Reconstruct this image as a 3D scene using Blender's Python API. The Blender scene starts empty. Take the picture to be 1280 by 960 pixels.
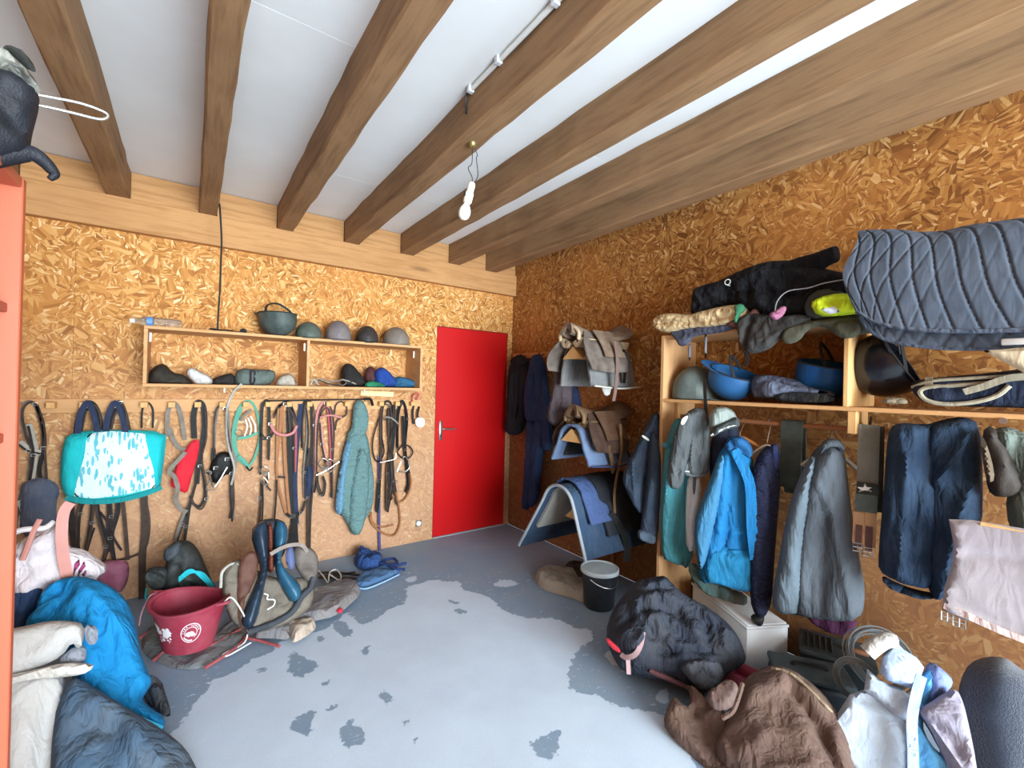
import bpy, bmesh, math, random
import numpy as np
from mathutils import Vector, Matrix, noise, geometry
random.seed(4)
C = bpy.context.scene.collection
PI = math.pi
# ---------------- camera, light, exposure ----------------
FOC, YAW, PITCH, ROLL, EYE = 556.3, math.radians(35.77), math.radians(.258), math.radians(1.342), 1.51
cy_, sy_, cp_, sp_ = math.cos(YAW), math.sin(YAW), math.cos(PITCH), math.sin(PITCH)
FW = Vector((sy_*cp_, cy_*cp_, sp_)); R0 = Vector((cy_, -sy_, 0)); U0 = R0.cross(FW)
RT = math.cos(ROLL)*R0 + math.sin(ROLL)*U0; UP = -math.sin(ROLL)*R0 + math.cos(ROLL)*U0
EYEP = Vector((0, 0, EYE))
cam = bpy.data.cameras.new('camera'); camo = bpy.data.objects.new('camera', cam); C.objects.link(camo)
cam.sensor_width = 36; cam.lens = FOC/1280*36; cam.clip_start = .02
M = Matrix((RT, UP, -FW)).transposed().to_4x4(); M.translation = EYEP; camo.matrix_world = M
bpy.context.scene.camera = camo
vs = bpy.context.scene.view_settings
vs.view_transform = 'Standard'; vs.look = 'None'; vs.gamma = 1; vs.use_curve_mapping = False; vs.exposure = 0.1
W = bpy.data.worlds.new('daylight'); bpy.context.scene.world = W; W.use_nodes = True
W.node_tree.nodes['Background'].inputs[0].default_value = (.62, .8, 1, 1); W.node_tree.nodes['Background'].inputs[1].default_value = 1.0
def area(name, loc, rot, sx, sy, power, col):
    l = bpy.data.lights.new(name, 'AREA'); l.shape = 'RECTANGLE'; l.size = sx; l.size_y = sy; l.energy = power; l.color = col
    o = bpy.data.objects.new(name, l); o.location = loc; o.rotation_euler = rot; C.objects.link(o); return o
# daylight falling in through the wide stable doorway behind the photographer
area('doorway_daylight', (1.0, -4.4, 1.35), (math.radians(90), 0, 0), 3.6, 2.6, 1150, (.78, .91, 1))
# ---------------- pixel -> place helpers (true planes of the room) ----------------
YB, XR, ZC = 3.965, 2.845, 2.89
def ray(x, y): return FW + RT*((x-640)/FOC) - UP*((y-480)/FOC)
def P(x, y, D): return EYEP + ray(x, y)*D
def FL(x, y, z=0.):
    r = ray(x, y); return EYEP + r*((z-EYE)/r.z)
class Pl:
    def __init__(s, o, n, up=Vector((0, 0, 1))):
        s.o = Vector(o); s.n = Vector(n).normalized(); s.u = up.cross(s.n)
        if s.u.length < 1e-3: s.u = R0.copy()
        s.u.normalize(); s.v = s.n.cross(s.u)
    def px(s, x, y, off=0):
        r = ray(x, y); return EYEP + r*(((s.o + s.n*off)-EYEP).dot(s.n)/r.dot(s.n))
    def p2(s, x, y):
        d = s.px(x, y)-s.o; return (d.dot(s.u), d.dot(s.v))
    def at(s, a, b, h=0): return s.o + s.u*a + s.v*b + s.n*h
def back(off): return Pl((0, YB-off, 0), (0, -1, 0))
def right(off): return Pl((XR-off, 0, 0), (-1, 0, 0))
def face(X, Y, turn=0, z=0):
    a = math.atan2(-Y, -X)+math.radians(turn); return Pl((X, Y, z), (math.cos(a), math.sin(a), 0))
def lean(x, y, ang, turn=0, z=0.):
    f = FL(x, y, z); a = math.atan2(-f.y, -f.x)+math.radians(turn); e = math.radians(ang)
    return Pl(f, (math.cos(a)*math.cos(e), math.sin(a)*math.cos(e), math.sin(e)))
def flat(z): return Pl((0, 0, z), (0, 0, 1))
# ---------------- materials ----------------
def lin(c):
    if isinstance(c, str):
        c = c.lstrip('#'); c = [int(c[i:i+2], 16)/255 for i in (0, 2, 4)]
        c = [v/12.92 if v <= .04045 else ((v+.055)/1.055)**2.4 for v in c]
    return (c[0], c[1], c[2], 1)
class NT:
    def __init__(s, name):
        s.m = bpy.data.materials.new(name); s.m.use_nodes = True; s.t = s.m.node_tree; s.b = s.t.nodes['Principled BSDF']
    def n(s, typ, **kw):
        nd = s.t.nodes.new(typ)
        for k, v in kw.items():
            if k.startswith('_'): nd.inputs[int(k[1:])].default_value = v
            else: setattr(nd, k, v)
        return nd
    def l(s, a, b): s.t.links.new(a, b)
    def math(s, op, a, b=None, c=None, clamp=False):
        nd = s.n('ShaderNodeMath', operation=op, use_clamp=clamp)
        for i, v in enumerate((a, b, c)):
            if v is None: continue
            if isinstance(v, (int, float)): nd.inputs[i].default_value = v
            else: s.l(v, nd.inputs[i])
        return nd.outputs[0]
    def mix(s, f, a, b, mode='MIX'):
        nd = s.n('ShaderNodeMix', data_type='RGBA', blend_type=mode)
        for i, v in ((0, f), (6, a), (7, b)):
            if isinstance(v, (int, float, tuple)): nd.inputs[i].default_value = v
            else: s.l(v, nd.inputs[i])
        return nd.outputs[2]
    def ramp(s, f, stops):
        nd = s.n('ShaderNodeValToRGB'); e = nd.color_ramp.elements
        while len(e) < len(stops): e.new(.5)
        for i, (p, c) in enumerate(stops): e[i].position = p; e[i].color = lin(c)
        s.l(f, nd.inputs[0]); return nd.outputs[0]
    def noise(s, vec, sc, det=3, rough=.5, dim=None):
        nd = s.n('ShaderNodeTexNoise'); nd.inputs['Scale'].default_value = sc; nd.inputs['Detail'].default_value = det
        nd.inputs['Roughness'].default_value = rough
        if vec is not None: s.l(vec, nd.inputs['Vector'])
        return nd.outputs[0]
    def obj(s, scale=(1, 1, 1), rot=(0, 0, 0)):
        tc = s.n('ShaderNodeTexCoord'); mp = s.n('ShaderNodeMapping'); mp.inputs['Scale'].default_value = scale; mp.inputs['Rotation'].default_value = rot
        s.l(tc.outputs['Object'], mp.inputs[0]); return mp.outputs[0]
    def bump(s, h, st, d=.01):
        b = s.n('ShaderNodeBump'); b.inputs['Strength'].default_value = st; b.inputs['Distance'].default_value = d
        s.l(h, b.inputs['Height']); s.l(b.outputs[0], s.b.inputs['Normal'])
    def fin(s, col, rough=.8, metal=0, spec=.4):
        if isinstance(col, tuple): s.b.inputs['Base Color'].default_value = col
        else: s.l(col, s.b.inputs['Base Color'])
        s.b.inputs['Roughness'].default_value = rough; s.b.inputs['Metallic'].default_value = metal
        s.b.inputs['Specular IOR Level'].default_value = spec
        return s.m
_mc = {}
def cloth(col, col2=None, rough=.85, sc=6, bs=.5, amt=.5, sheen=0., spec=.25, wz=.35):
    k = ('c', col, col2, rough, sc, bs, amt, sheen, wz)
    if k in _mc: return _mc[k]
    N = NT('fabric'); v = N.obj(); vz = N.obj((1, 1, wz))
    n1 = N.noise(v, sc, 4, .6); n3 = N.noise(v, 420, 1)
    c2 = col2 or '#8a8478'
    f = N.math('MULTIPLY', N.ramp(n1, [(.38, '#000000'), (.72, '#ffffff')]), amt if col2 else amt*.35)
    c = N.mix(f, lin(col), lin(c2))
    g = N.math('MULTIPLY_ADD', n3, .35, .82)
    mm = N.n('ShaderNodeMix', data_type='RGBA', blend_type='MULTIPLY'); mm.inputs[0].default_value = 1
    N.l(c, mm.inputs[6]); N.l(g, mm.inputs[7])
    w = N.noise(vz, 11, 2, .5); w.node.inputs['Distortion'].default_value = .8; w2 = N.noise(vz, 30, 2, .5); w2.node.inputs['Distortion'].default_value = .6
    w = N.math('ABSOLUTE', N.math('MULTIPLY_ADD', w, 2, -1)); w2 = N.math('ABSOLUTE', N.math('MULTIPLY_ADD', w2, 2, -1))
    h = N.math('ADD', N.math('ADD', N.math('MULTIPLY', w, 1.3), N.math('MULTIPLY', w2, .5)), N.math('MULTIPLY', n3, .04))
    N.bump(h, bs, .024)
    m = N.fin(mm.outputs[2], rough, 0, spec)
    if sheen: N.b.inputs['Sheen Weight'].default_value = sheen
    _mc[k] = m; return m
def leather(col, col2=None, rough=.45, bs=.25):
    k = ('l', col, col2, rough)
    if k in _mc: return _mc[k]
    N = NT('leather'); v = N.obj(); n1 = N.noise(v, 11, 4, .6)
    vo = N.n('ShaderNodeTexVoronoi'); vo.inputs['Scale'].default_value = 260; N.l(v, vo.inputs[0])
    c = N.mix(N.ramp(n1, [(.35, '#000000'), (.75, '#ffffff')]), lin(col), lin(col2 or '#6b6258') if col2 else lin(col))
    N.bump(N.math('ADD', vo.outputs[0], N.math('MULTIPLY', n1, 2.)), bs, .004)
    m = N.fin(c, rough+.08, 0, .22); _mc[k] = m; return m
def plain(col, rough=.5, metal=0, var=.12, sc=9, name='plain', spec=.5):
    k = ('p', col, rough, metal, var, sc)
    if k in _mc: return _mc[k]
    N = NT(name); v = N.obj(); n1 = N.noise(v, sc, 3)
    g = N.math('MULTIPLY_ADD', n1, var*2, 1-var)
    mm = N.n('ShaderNodeMix', data_type='RGBA', blend_type='MULTIPLY'); mm.inputs[0].default_value = 1
    mm.inputs[6].default_value = lin(col); N.l(g, mm.inputs[7])
    m = N.fin(mm.outputs[2], rough, metal, spec); _mc[k] = m; return m
def osb(name, ax, low_tone=True, cols5=('#8c5524', '#b07437', '#c48c49', '#d6a566', '#e8ca96'), dc='#b08a70'):
    N = NT(name); tc = N.n('ShaderNodeTexCoord'); sp = N.n('ShaderNodeSeparateXYZ'); N.l(tc.outputs['Object'], sp.inputs[0])
    cb = N.n('ShaderNodeCombineXYZ'); N.l(sp.outputs[ax], cb.inputs[0]); N.l(sp.outputs[2], cb.inputs[1]); v = cb.outputs[0]
    cols = []; hs = []
    for i, (pc, sx, sy, off) in enumerate(((13, 11, 54, 0), (18, 17, 80, 7.3), (24, 26, 120, 3.1))):
        add = N.n('ShaderNodeVectorMath', operation='ADD'); add.inputs[1].default_value = (off, off*.7, 0); N.l(v, add.inputs[0])
        wn = N.n('ShaderNodeTexNoise'); wn.inputs['Scale'].default_value = 16; wn.inputs['Detail'].default_value = 1; N.l(add.outputs[0], wn.inputs['Vector'])
        wv = N.n('ShaderNodeVectorMath', operation='MULTIPLY_ADD'); wv.inputs[1].default_value = (.014, .014, 0); N.l(wn.outputs['Color'], wv.inputs[0]); N.l(add.outputs[0], wv.inputs[2])
        pv = N.n('ShaderNodeTexVoronoi', voronoi_dimensions='2D'); pv.inputs['Scale'].default_value = pc; N.l(wv.outputs[0], pv.inputs['Vector'])
        s2 = N.n('ShaderNodeSeparateColor'); N.l(pv.outputs['Color'], s2.inputs[0])
        rot = N.n('ShaderNodeVectorRotate', rotation_type='Z_AXIS'); N.l(add.outputs[0], rot.inputs['Vector']); N.l(N.math('MULTIPLY', s2.outputs[0], PI), rot.inputs['Angle'])
        mp = N.n('ShaderNodeMapping'); mp.inputs['Scale'].default_value = (sx, sy, 1); N.l(rot.outputs[0], mp.inputs[0])
        vv = N.n('ShaderNodeTexVoronoi', voronoi_dimensions='2D'); vv.inputs['Scale'].default_value = 1; N.l(mp.outputs[0], vv.inputs['Vector'])
        s3 = N.n('ShaderNodeSeparateColor'); N.l(vv.outputs['Color'], s3.inputs[0]); cols.append(s3.outputs[0]); hs.append(s2.outputs[1])
    sel = N.math('GREATER_THAN', hs[0], .5)
    a = N.n('ShaderNodeMix', data_type='FLOAT'); N.l(sel, a.inputs[0]); N.l(cols[0], a.inputs[2]); N.l(cols[1], a.inputs[3])
    sel2 = N.math('GREATER_THAN', hs[1], .62)
    b = N.n('ShaderNodeMix', data_type='FLOAT'); N.l(sel2, b.inputs[0]); N.l(a.outputs[0], b.inputs[2]); N.l(cols[2], b.inputs[3])
    h = b.outputs[0]
    c = N.ramp(h, list(zip((0, .25, .6, .88, 1), cols5)))
    big = N.noise(v, 1.3, 3, .6)
    c = N.mix(N.math('MULTIPLY', N.ramp(big, [(.42, '#000000'), (.66, '#ffffff')]), .35), c, lin('#c98443'))
    if low_tone:  # boards blend increasingly towards dc nearer the floor
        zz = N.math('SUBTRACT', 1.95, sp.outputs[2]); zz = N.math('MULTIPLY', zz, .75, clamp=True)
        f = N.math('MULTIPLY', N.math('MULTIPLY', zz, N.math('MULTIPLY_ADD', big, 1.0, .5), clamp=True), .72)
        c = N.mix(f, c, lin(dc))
    N.bump(N.math('ADD', h, N.math('MULTIPLY', N.noise(v, 90, 2), .4)), .35, .003)
    return N.fin(c, .7, 0, .25)
def wood(name, c1, c2, ax=1, sc=1., rough=.75, knots=True):
    s = [9, 9, 9]; s[ax] = .7; s = [q*sc for q in s]
    N = NT(name); v = N.obj(tuple(s)); n1 = N.noise(v, 2.2, 6, .65); v2 = N.obj()
    c = N.ramp(n1, [(.3, c2), (.52, c1), (.75, c2)])
    pat = N.noise(v2, 2.1, 3, .6)
    c = N.mix(N.math('MULTIPLY', N.ramp(pat, [(.4, '#000000'), (.7, '#ffffff')]), .35), c, lin(c2))
    if knots:
        s[ax] = 2.; vk = N.obj(tuple(q*.5 for q in s)); vo = N.n('ShaderNodeTexVoronoi'); vo.inputs['Scale'].default_value = 1.; N.l(vk, vo.inputs[0])
        c = N.mix(N.math('MULTIPLY', N.ramp(vo.outputs[0], [(.05, '#ffffff'), (.14, '#000000')]), .55), c, lin('#5a3a22'))
    N.bump(n1, .3, .006)
    return N.fin(c, rough, 0, .25)
# ---------------- geometry ----------------
def V3(p): return Vector(p)
def join(*gs):
    vs, fs, uv = [], [], []
    has = all(len(g) > 2 and g[2] for g in gs)
    for g in gs:
        o = len(vs); vs += list(g[0]); fs += [tuple(i+o for i in f) for f in g[1]]
        if has: uv += list(g[2])
    return (vs, fs, uv if has else None)
def boxg(x0, x1, y0, y1, z0, z1, bev=.003):
    bm = bmesh.new(); bmesh.ops.create_cube(bm, size=1)
    for v in bm.verts: v.co = Vector(((x0+x1)/2+v.co.x*(x1-x0), (y0+y1)/2+v.co.y*(y1-y0), (z0+z1)/2+v.co.z*(z1-z0)))
    if bev: bmesh.ops.bevel(bm, geom=bm.edges[:], offset=bev, segments=1, affect='EDGES')
    bm.verts.index_update(); r = ([v.co.copy() for v in bm.verts], [tuple(v.index for v in f.verts) for f in bm.faces]); bm.free(); return r
def xf(g, m): return ([m @ Vector(v) for v in g[0]],)+tuple(g[1:])
def obox(o, u, v, w, bev=.003):   # box from a corner with three edge vectors
    u, v, w = Vector(u), Vector(v), Vector(w); o = Vector(o)
    g = boxg(0, u.length, 0, v.length, 0, w.length, bev)
    a, b, c = u.normalized(), v.normalized(), w.normalized()
    return ([o+a*p.x+b*p.y+c*p.z for p in g[0]], g[1])
def catmull(pts, n=6, closed=False):
    pts = [Vector(p) for p in pts]; L = len(pts)
    if L < 3 and not closed: return [pts[0].lerp(pts[-1], i/n) for i in range(n+1)]
    out = []
    for i in range(L if closed else L-1):
        p0 = pts[(i-1) % L] if closed or i else pts[0]*2-pts[1]
        p1 = pts[i]; p2 = pts[(i+1) % L]
        p3 = pts[(i+2) % L] if closed or i+2 < L else pts[-1]*2-pts[-2]
        for k in range(n):
            t = k/n
            out.append(.5*((2*p1)+(p2-p0)*t+(2*p0-5*p1+4*p2-p3)*t*t+(3*p1-3*p2+p3-p0)*t**3))
    if not closed: out.append(pts[-1])
    return out
def tube(pts, r, seg=7, n=5, closed=False, smooth=True, cap=True):
    c = catmull(pts, n, closed) if smooth else [Vector(p) for p in pts]
    L = len(c); vs, fs = [], []; up = None
    for i, p in enumerate(c):
        t = (c[(i+1) % L]-c[(i-1) % L]) if closed else (c[min(i+1, L-1)]-c[max(i-1, 0)])
        if t.length < 1e-9: t = Vector((0, 0, 1))
        t.normalize()
        if up is None: up = t.orthogonal().normalized()
        up = (up-t*up.dot(t))
        if up.length < 1e-6: up = t.orthogonal()
        up.normalize(); b = t.cross(up)
        rr = r(i/(L-1)) if callable(r) else r
        for k in range(seg):
            a = 2*PI*k/seg; vs.append(p+up*(rr*math.cos(a))+b*(rr*math.sin(a)))
    for i in range(L if closed else L-1):
        j = (i+1) % L
        for k in range(seg): fs.append((i*seg+k, i*seg+(k+1) % seg, j*seg+(k+1) % seg, j*seg+k))
    if not closed and cap: fs.append(tuple(range(seg))[::-1]); fs.append(tuple((L-1)*seg+k for k in range(seg)))
    return (vs, fs)
def ribbon(pts, nrm, w, t=.004, n=5, closed=False):
    c = catmull(pts, n, closed); L = len(c); vs, fs = [], []; nrm = Vector(nrm).normalized()
    side0 = None
    for i, p in enumerate(c):
        tg = (c[(i+1) % L]-c[(i-1) % L]) if closed else (c[min(i+1, L-1)]-c[max(i-1, 0)])
        s = tg.cross(nrm)
        if s.length < 1e-7: s = side0 or Vector((1, 0, 0))
        s.normalize(); side0 = s
        ww = (w(i/(L-1)) if callable(w) else w)/2
        for a, b in ((-1, 1), (1, 1), (1, -1), (-1, -1)): vs.append(p+s*(a*ww)+nrm*(b*t/2))
    for i in range(L if closed else L-1):
        j = (i+1) % L
        for k in range(4): fs.append((i*4+k, i*4+(k+1) % 4, j*4+(k+1) % 4, j*4+k))
    if not closed: fs.append((3, 2, 1, 0)); fs.append(tuple((L-1)*4+k for k in range(4)))
    return (vs, fs)
def lathe(prof, c=(0, 0, 0), seg=24, sx=1, sy=1, m=None):
    vs, fs = [], []; n = len(prof); c = Vector(c)
    for r, z in prof:
        for k in range(seg):
            a = 2*PI*k/seg; p = Vector((r*math.cos(a)*sx, r*math.sin(a)*sy, z)); vs.append((m @ p if m else p)+c)
    for i in range(n-1):
        for k in range(seg): fs.append((i*seg+k, i*seg+(k+1) % seg, (i+1)*seg+(k+1) % seg, (i+1)*seg+k))
    fs.append(tuple(range(seg))[::-1]); fs.append(tuple((n-1)*seg+k for k in range(seg)))
    return (vs, fs)
def chaikin(p, it):
    for _ in range(it):
        q = []
        for i in range(len(p)):
            a, b = p[i], p[(i+1) % len(p)]
            q += [(a[0]*.75+b[0]*.25, a[1]*.75+b[1]*.25), (a[0]*.25+b[0]*.75, a[1]*.25+b[1]*.75)]
        p = q
    return p
def segdist(pts, A, B):
    d = B-A; L2 = (d*d).sum(1)+1e-12
    t = np.clip(((pts[:, None]-A[None])*d[None]).sum(2)/L2, 0, 1)
    q = A[None]+t[..., None]*d[None]-pts[:, None]
    return np.sqrt((q*q).sum(2)).min(1)
def puff(outl, pl, T=.04, Tb=.01, r=.05, s=.02, nz=(.01, 8, 3), cr=(), sm=1, seed=0, rim=.0, slope=None, zmin=.003, prof=.5, fold_ang=0):
    """a closed, stuffed or hanging body of cloth: outline on a plane, rounded towards its edge, with folds and creases"""
    o2 = [pl.p2(*p[:2]) for p in outl]
    o2 = chaikin(o2, sm)
    q = []
    for i in range(len(o2)):
        a = np.array(o2[i]); b = np.array(o2[(i+1) % len(o2)]); L = np.linalg.norm(b-a); k = max(1, int(round(L/s)))
        for j in range(k): q.append(a+(b-a)*j/k)
    B = np.array(q); keep = [0]
    for i in range(1, len(B)):
        if np.linalg.norm(B[i]-B[keep[-1]]) > s*.35: keep.append(i)
    B = B[keep]; nb = len(B)
    lo, hi = B.min(0), B.max(0)
    gx, gy = np.meshgrid(np.arange(lo[0], hi[0], s), np.arange(lo[1], hi[1], s*.87)); gx = gx+(np.arange(gx.shape[0]) % 2)[:, None]*s/2
    G = np.stack([gx.ravel(), gy.ravel()], 1)
    A0, B0 = B, np.roll(B, -1, 0)
    ins = np.zeros(len(G), bool)
    for a, b in zip(A0, B0):
        cnd = (a[1] > G[:, 1]) != (b[1] > G[:, 1])
        if a[1] != b[1]: ins ^= cnd & (G[:, 0] < (b[0]-a[0])*(G[:, 1]-a[1])/(b[1]-a[1])+a[0])
    G = G[ins]
    if len(G):
        dG = segdist(G, A0, B0); G = G[dG > s*.5]
    pts = np.vstack([B, G]) if len(G) else B
    res = geometry.delaunay_2d_cdt([Vector((float(p[0]), float(p[1]))) for p in pts], [], [list(range(nb))], 1, 1e-6)
    v2 = np.array([(v.x, v.y) for v in res[0]]); tris = [tuple(f) for f in res[2]]
    d = segdist(v2, A0, B0); onb = d < 1e-5
    tt = np.clip(d/r, 0, 1); pf = (1-(1-tt)**2)**prof; ramp = np.clip(d/(r*.8), 0, 1)
    h = T*pf
    amp, su, sv = nz; sd = seed*7.31
    ca, sa = math.cos(math.radians(fold_ang)), math.sin(math.radians(fold_ang))
    NZ = noise.noise; fv = np.zeros(len(v2))
    for i, p in enumerate(v2):
        a = (p[0]*ca+p[1]*sa)*su; b = (-p[0]*sa+p[1]*ca)*sv
        wx = NZ(Vector((a*.6+sd, b*.6, 3.1)))*.7; wy = NZ(Vector((a*.6+sd, b*.6+5, 8.1)))*.5
        a += wx; b += wy
        r1 = abs(NZ(Vector((a+sd, b+sd*.3, sd))))-abs(NZ(Vector((a*.9+sd+9, b*.9+sd, 1.))))
        r2 = abs(NZ(Vector((a*2.3+sd+4, b*2.1+sd, 5.))))-abs(NZ(Vector((a*2.1+sd+14, b*2.3+sd, 2.))))
        fv[i] = .7*NZ(Vector((a*.7+sd, b*.7, sd+3)))+1.5*r1+.75*r2
    h = h+ramp*amp*(fv+.12)
    for c in cr:
        cp = np.array([pl.p2(*p) for p in c[0]]); dd = segdist(v2, cp[:-1], cp[1:]); c = (c[0], c[1], max(c[2], 1.25*s))
        h = h+ramp*c[1]*np.exp(-(dd/c[2])**2)
    if slope is not None: h = h+slope[0]*v2[:, 0]*0
    h = np.where(onb, 0, np.maximum(h, .002)); hb = np.where(onb, 0, -np.maximum(Tb*pf, .0015))
    vs, fs, uv = [], [], []
    for i, p in enumerate(v2):
        w = pl.at(p[0], p[1], h[i]); w.z = max(w.z, zmin+.002*float(pf[i])); vs.append(w); uv.append((float(p[0]), float(p[1])))
    bidx = {}
    for i, p in enumerate(v2):
        if onb[i]: bidx[i] = i
        else:
            bidx[i] = len(vs); w = pl.at(p[0], p[1], hb[i]); w.z = max(w.z, zmin-.001); vs.append(w); uv.append((float(p[0]), float(p[1])))
    fs = list(tris)+[tuple(bidx[j] for j in reversed(t)) for t in tris]
    return (vs, fs, uv)
def net(rows, th=.006, nu=5, nv=5, amp=0, fr=6, seed=0, disp=None, zmin=.002):
    """smooth sheet through a grid of 3D points, given a real thickness"""
    R1 = [catmull(r, nu) for r in rows]; cols = [catmull([r[i] for r in R1], nv) for i in range(len(R1[0]))]
    a, b = len(cols), len(cols[0]); g = [[cols[i][j] for j in range(b)] for i in range(a)]
    top, bot, uv = [], [], []
    for i in range(a):
        for j in range(b):
            du = g[min(i+1, a-1)][j]-g[max(i-1, 0)][j]; dv = g[i][min(j+1, b-1)]-g[i][max(j-1, 0)]
            n = du.cross(dv); n = n.normalized() if n.length > 1e-9 else Vector((0, 0, 1))
            p = g[i][j]; h = amp*(noise.noise(p*fr+Vector((seed*5.1, 0, 0)))+.5*noise.noise(p*fr*2.3)) if amp else 0
            if disp: h += disp(i/(a-1), j/(b-1))
            q = p+n*(h+th/2); q.z = max(q.z, zmin+.002); k = p+n*(h-th/2); k.z = max(k.z, zmin)
            top.append(q); bot.append(k); uv.append((i/(a-1), j/(b-1)))
    vs = top+bot; o = a*b; fs = []
    for i in range(a-1):
        for j in range(b-1):
            A, B2, C2, D = i*b+j, (i+1)*b+j, (i+1)*b+j+1, i*b+j+1
            fs.append((A, B2, C2, D)); fs.append((D+o, C2+o, B2+o, A+o))
    for i in range(a-1):
        fs.append((i*b, i*b+o, (i+1)*b+o, (i+1)*b)); j = b-1; fs.append(((i+1)*b+j, (i+1)*b+j+o, i*b+j+o, i*b+j))
    for j in range(b-1):
        fs.append((j+1, j+1+o, j+o, j)); i = (a-1)*b; fs.append((i+j, i+j+o, i+j+1+o, i+j+1))
    return (vs, fs, uv+uv)
def drape_on(body, pl, outl, off=.003, s=.012, sm=0, th=.0015):
    """a flat sewn-on or printed piece that follows the surface of a body"""
    g = puff(outl, pl, .001, .001, .01, s, (0, 1, 1), sm=sm, zmin=-9)
    B = np.array([(( Vector(v)-pl.o).dot(pl.u), (Vector(v)-pl.o).dot(pl.v), (Vector(v)-pl.o).dot(pl.n)) for v in body[0]])
    hm = np.median(B[:, 2])
    B = B[B[:, 2] > 0.0]
    out = []; n2 = len(g[0])
    for v in g[0]:
        d = v-pl.o; a, b, h = d.dot(pl.u), d.dot(pl.v), d.dot(pl.n)
        q = (B[:, 0]-a)**2+(B[:, 1]-b)**2; ix = np.argpartition(q, 4)[:4]; w = 1/(q[ix]+1e-6)
        out.append(pl.at(a, b, float((B[ix, 2]*w).sum()/w.sum())+off+(th if h > 0 else -th)))
    return (out, g[1], g[2])
_tc = {}
def textg(s, size=1.):
    if (s, size) in _tc: return _tc[(s, size)]
    cu = bpy.data.curves.new('lettering', 'FONT'); cu.body = s; cu.size = size; cu.extrude = 0; cu.align_x = 'CENTER'; cu.align_y = 'CENTER'; cu.resolution_u = 3
    o = bpy.data.objects.new('lettering', cu); me = bpy.data.meshes.new_from_object(o)
    g = ([v.co.copy() for v in me.vertices], [tuple(p.vertices) for p in me.polygons]); bpy.data.objects.remove(o); _tc[(s, size)] = g; return g
def mapped(g, fn): return ([fn(v) for v in g[0]], g[1])
# ---------------- objects ----------------
def mk(name, geo, mat, parent=None, origin=None, label=None, smooth=True):
    vs, fs = geo[0], geo[1]
    if origin is None:
        xs = [v[0] for v in vs]; ys = [v[1] for v in vs]; zs = [v[2] for v in vs]
        origin = Vector(((min(xs)+max(xs))/2, (min(ys)+max(ys))/2, min(zs)))
    origin = Vector(origin)
    me = bpy.data.meshes.new(name); me.from_pydata([tuple(Vector(v)-origin) for v in vs], [], fs)
    if len(geo) > 2 and geo[2]:
        ul = me.uv_layers.new(name='UVMap'); li = np.zeros(len(me.loops), np.int32); me.loops.foreach_get('vertex_index', li)
        ul.data.foreach_set('uv', np.array(geo[2], np.float32)[li].ravel())
    if smooth:
        me.polygons.foreach_set('use_smooth', [True]*len(me.polygons))
        try: me.set_sharp_from_angle(angle=math.radians(50))
        except Exception: pass
    me.materials.append(mat)
    o = bpy.data.objects.new(name, me); C.objects.link(o)
    if parent is not None:
        o.parent = parent; w = parent['_w']; o.location = origin-Vector(w)
    else: o.location = origin
    o['_w'] = tuple(origin)
    if label: o['label'] = label
    return o
class Thing:
    def __init__(s, name, label, cat, group=None): s.a = (name, label, cat, group); s.p = []; s.base = None
    def add(s, pn, geo, mat, sub=None, label=None, smooth=True): s.p.append((pn, geo, mat, sub, label, smooth)); return len(s.p)-1
    def done(s):
        name, label, cat, group = s.a
        if len(s.p) == 1:
            o = mk(name, s.p[0][1], s.p[0][2], smooth=s.p[0][5])
        else:
            if s.base is None:
                vs = [v for q in s.p for v in q[1][0]]; xs = [v[0] for v in vs]; ys = [v[1] for v in vs]
                s.base = ((min(xs)+max(xs))/2, (min(ys)+max(ys))/2, min(v[2] for v in vs))
            o = bpy.data.objects.new(name, None); o.empty_display_size = .05; C.objects.link(o); o.location = s.base; o['_w'] = tuple(s.base)
            made = []
            for pn, geo, mat, sub, lb, smt in s.p:
                made.append(mk(pn, geo, mat, parent=made[sub] if sub is not None else o, label=lb, smooth=smt))
        o['label'] = label; o['category'] = cat
        if group: o['group'] = group
        return o
def solo(name, label, cat, geo, mat, group=None, smooth=True):
    t = Thing(name, label, cat, group); t.add(name, geo, mat, smooth=smooth); return t.done()
def struct(name, geo, mat, parent=None, smooth=False, label=None):
    o = mk(name, geo, mat, parent, origin=(0, 0, 0) if parent is None else None, smooth=smooth, label=label)
    if parent is None: o['kind'] = 'structure'
    return o
# ---------------- the room ----------------
osb_b = osb('oriented_strand_board_back', 0); osb_r = osb('oriented_strand_board_right', 1, cols5=('#693d18', '#875325', '#9f6a32', '#b58449', '#d0a872'), dc='#7c553a')  # osb_r darker than osb_b: dimness under grazing daylight put into its colours
wood_beam = wood('old_joist_timber', '#9c7956', '#73563c', 1); wood_plate = wood('wall_plate_timber', '#bd8d5c', '#9f6f42', 0)
wood_shelf = wood('shelf_board', '#cfa070', '#bd8a5a', 0, .6, knots=False); wood_shelf_y = wood('shelf_board_long', '#cf9c68', '#b98552', 1, .6, knots=False)
wood_raw = wood('raw_batten', '#dcae74', '#c8935a', 2, .8, knots=False); wood_rod = wood('rod_wood', '#a8704a', '#8f5c3c', 1, 1, knots=False)
wb = struct('wall_back', boxg(-1.6, 3.0, YB+.045, YB+.16, 0, ZC, 0), plain('#9a7a52', .9))
def panel(par, g, m):
    o = mk('panel', g, m, par, origin=(0, 0, 0), smooth=False); return o
for x0, x1, z0, z1 in ((-1.5, -.62, 0, 2.5), (-.62, .63, 0, 2.5), (.63, 1.938, 0, 2.5), (1.938, 2.845, 2.082, 2.5), (2.782, 2.845, 0, 2.082)):
    panel(wb, boxg(x0+.0004, x1-.0004, YB, YB+.03, z0+.0004, z1-.0004, .0006), osb_b)
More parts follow.
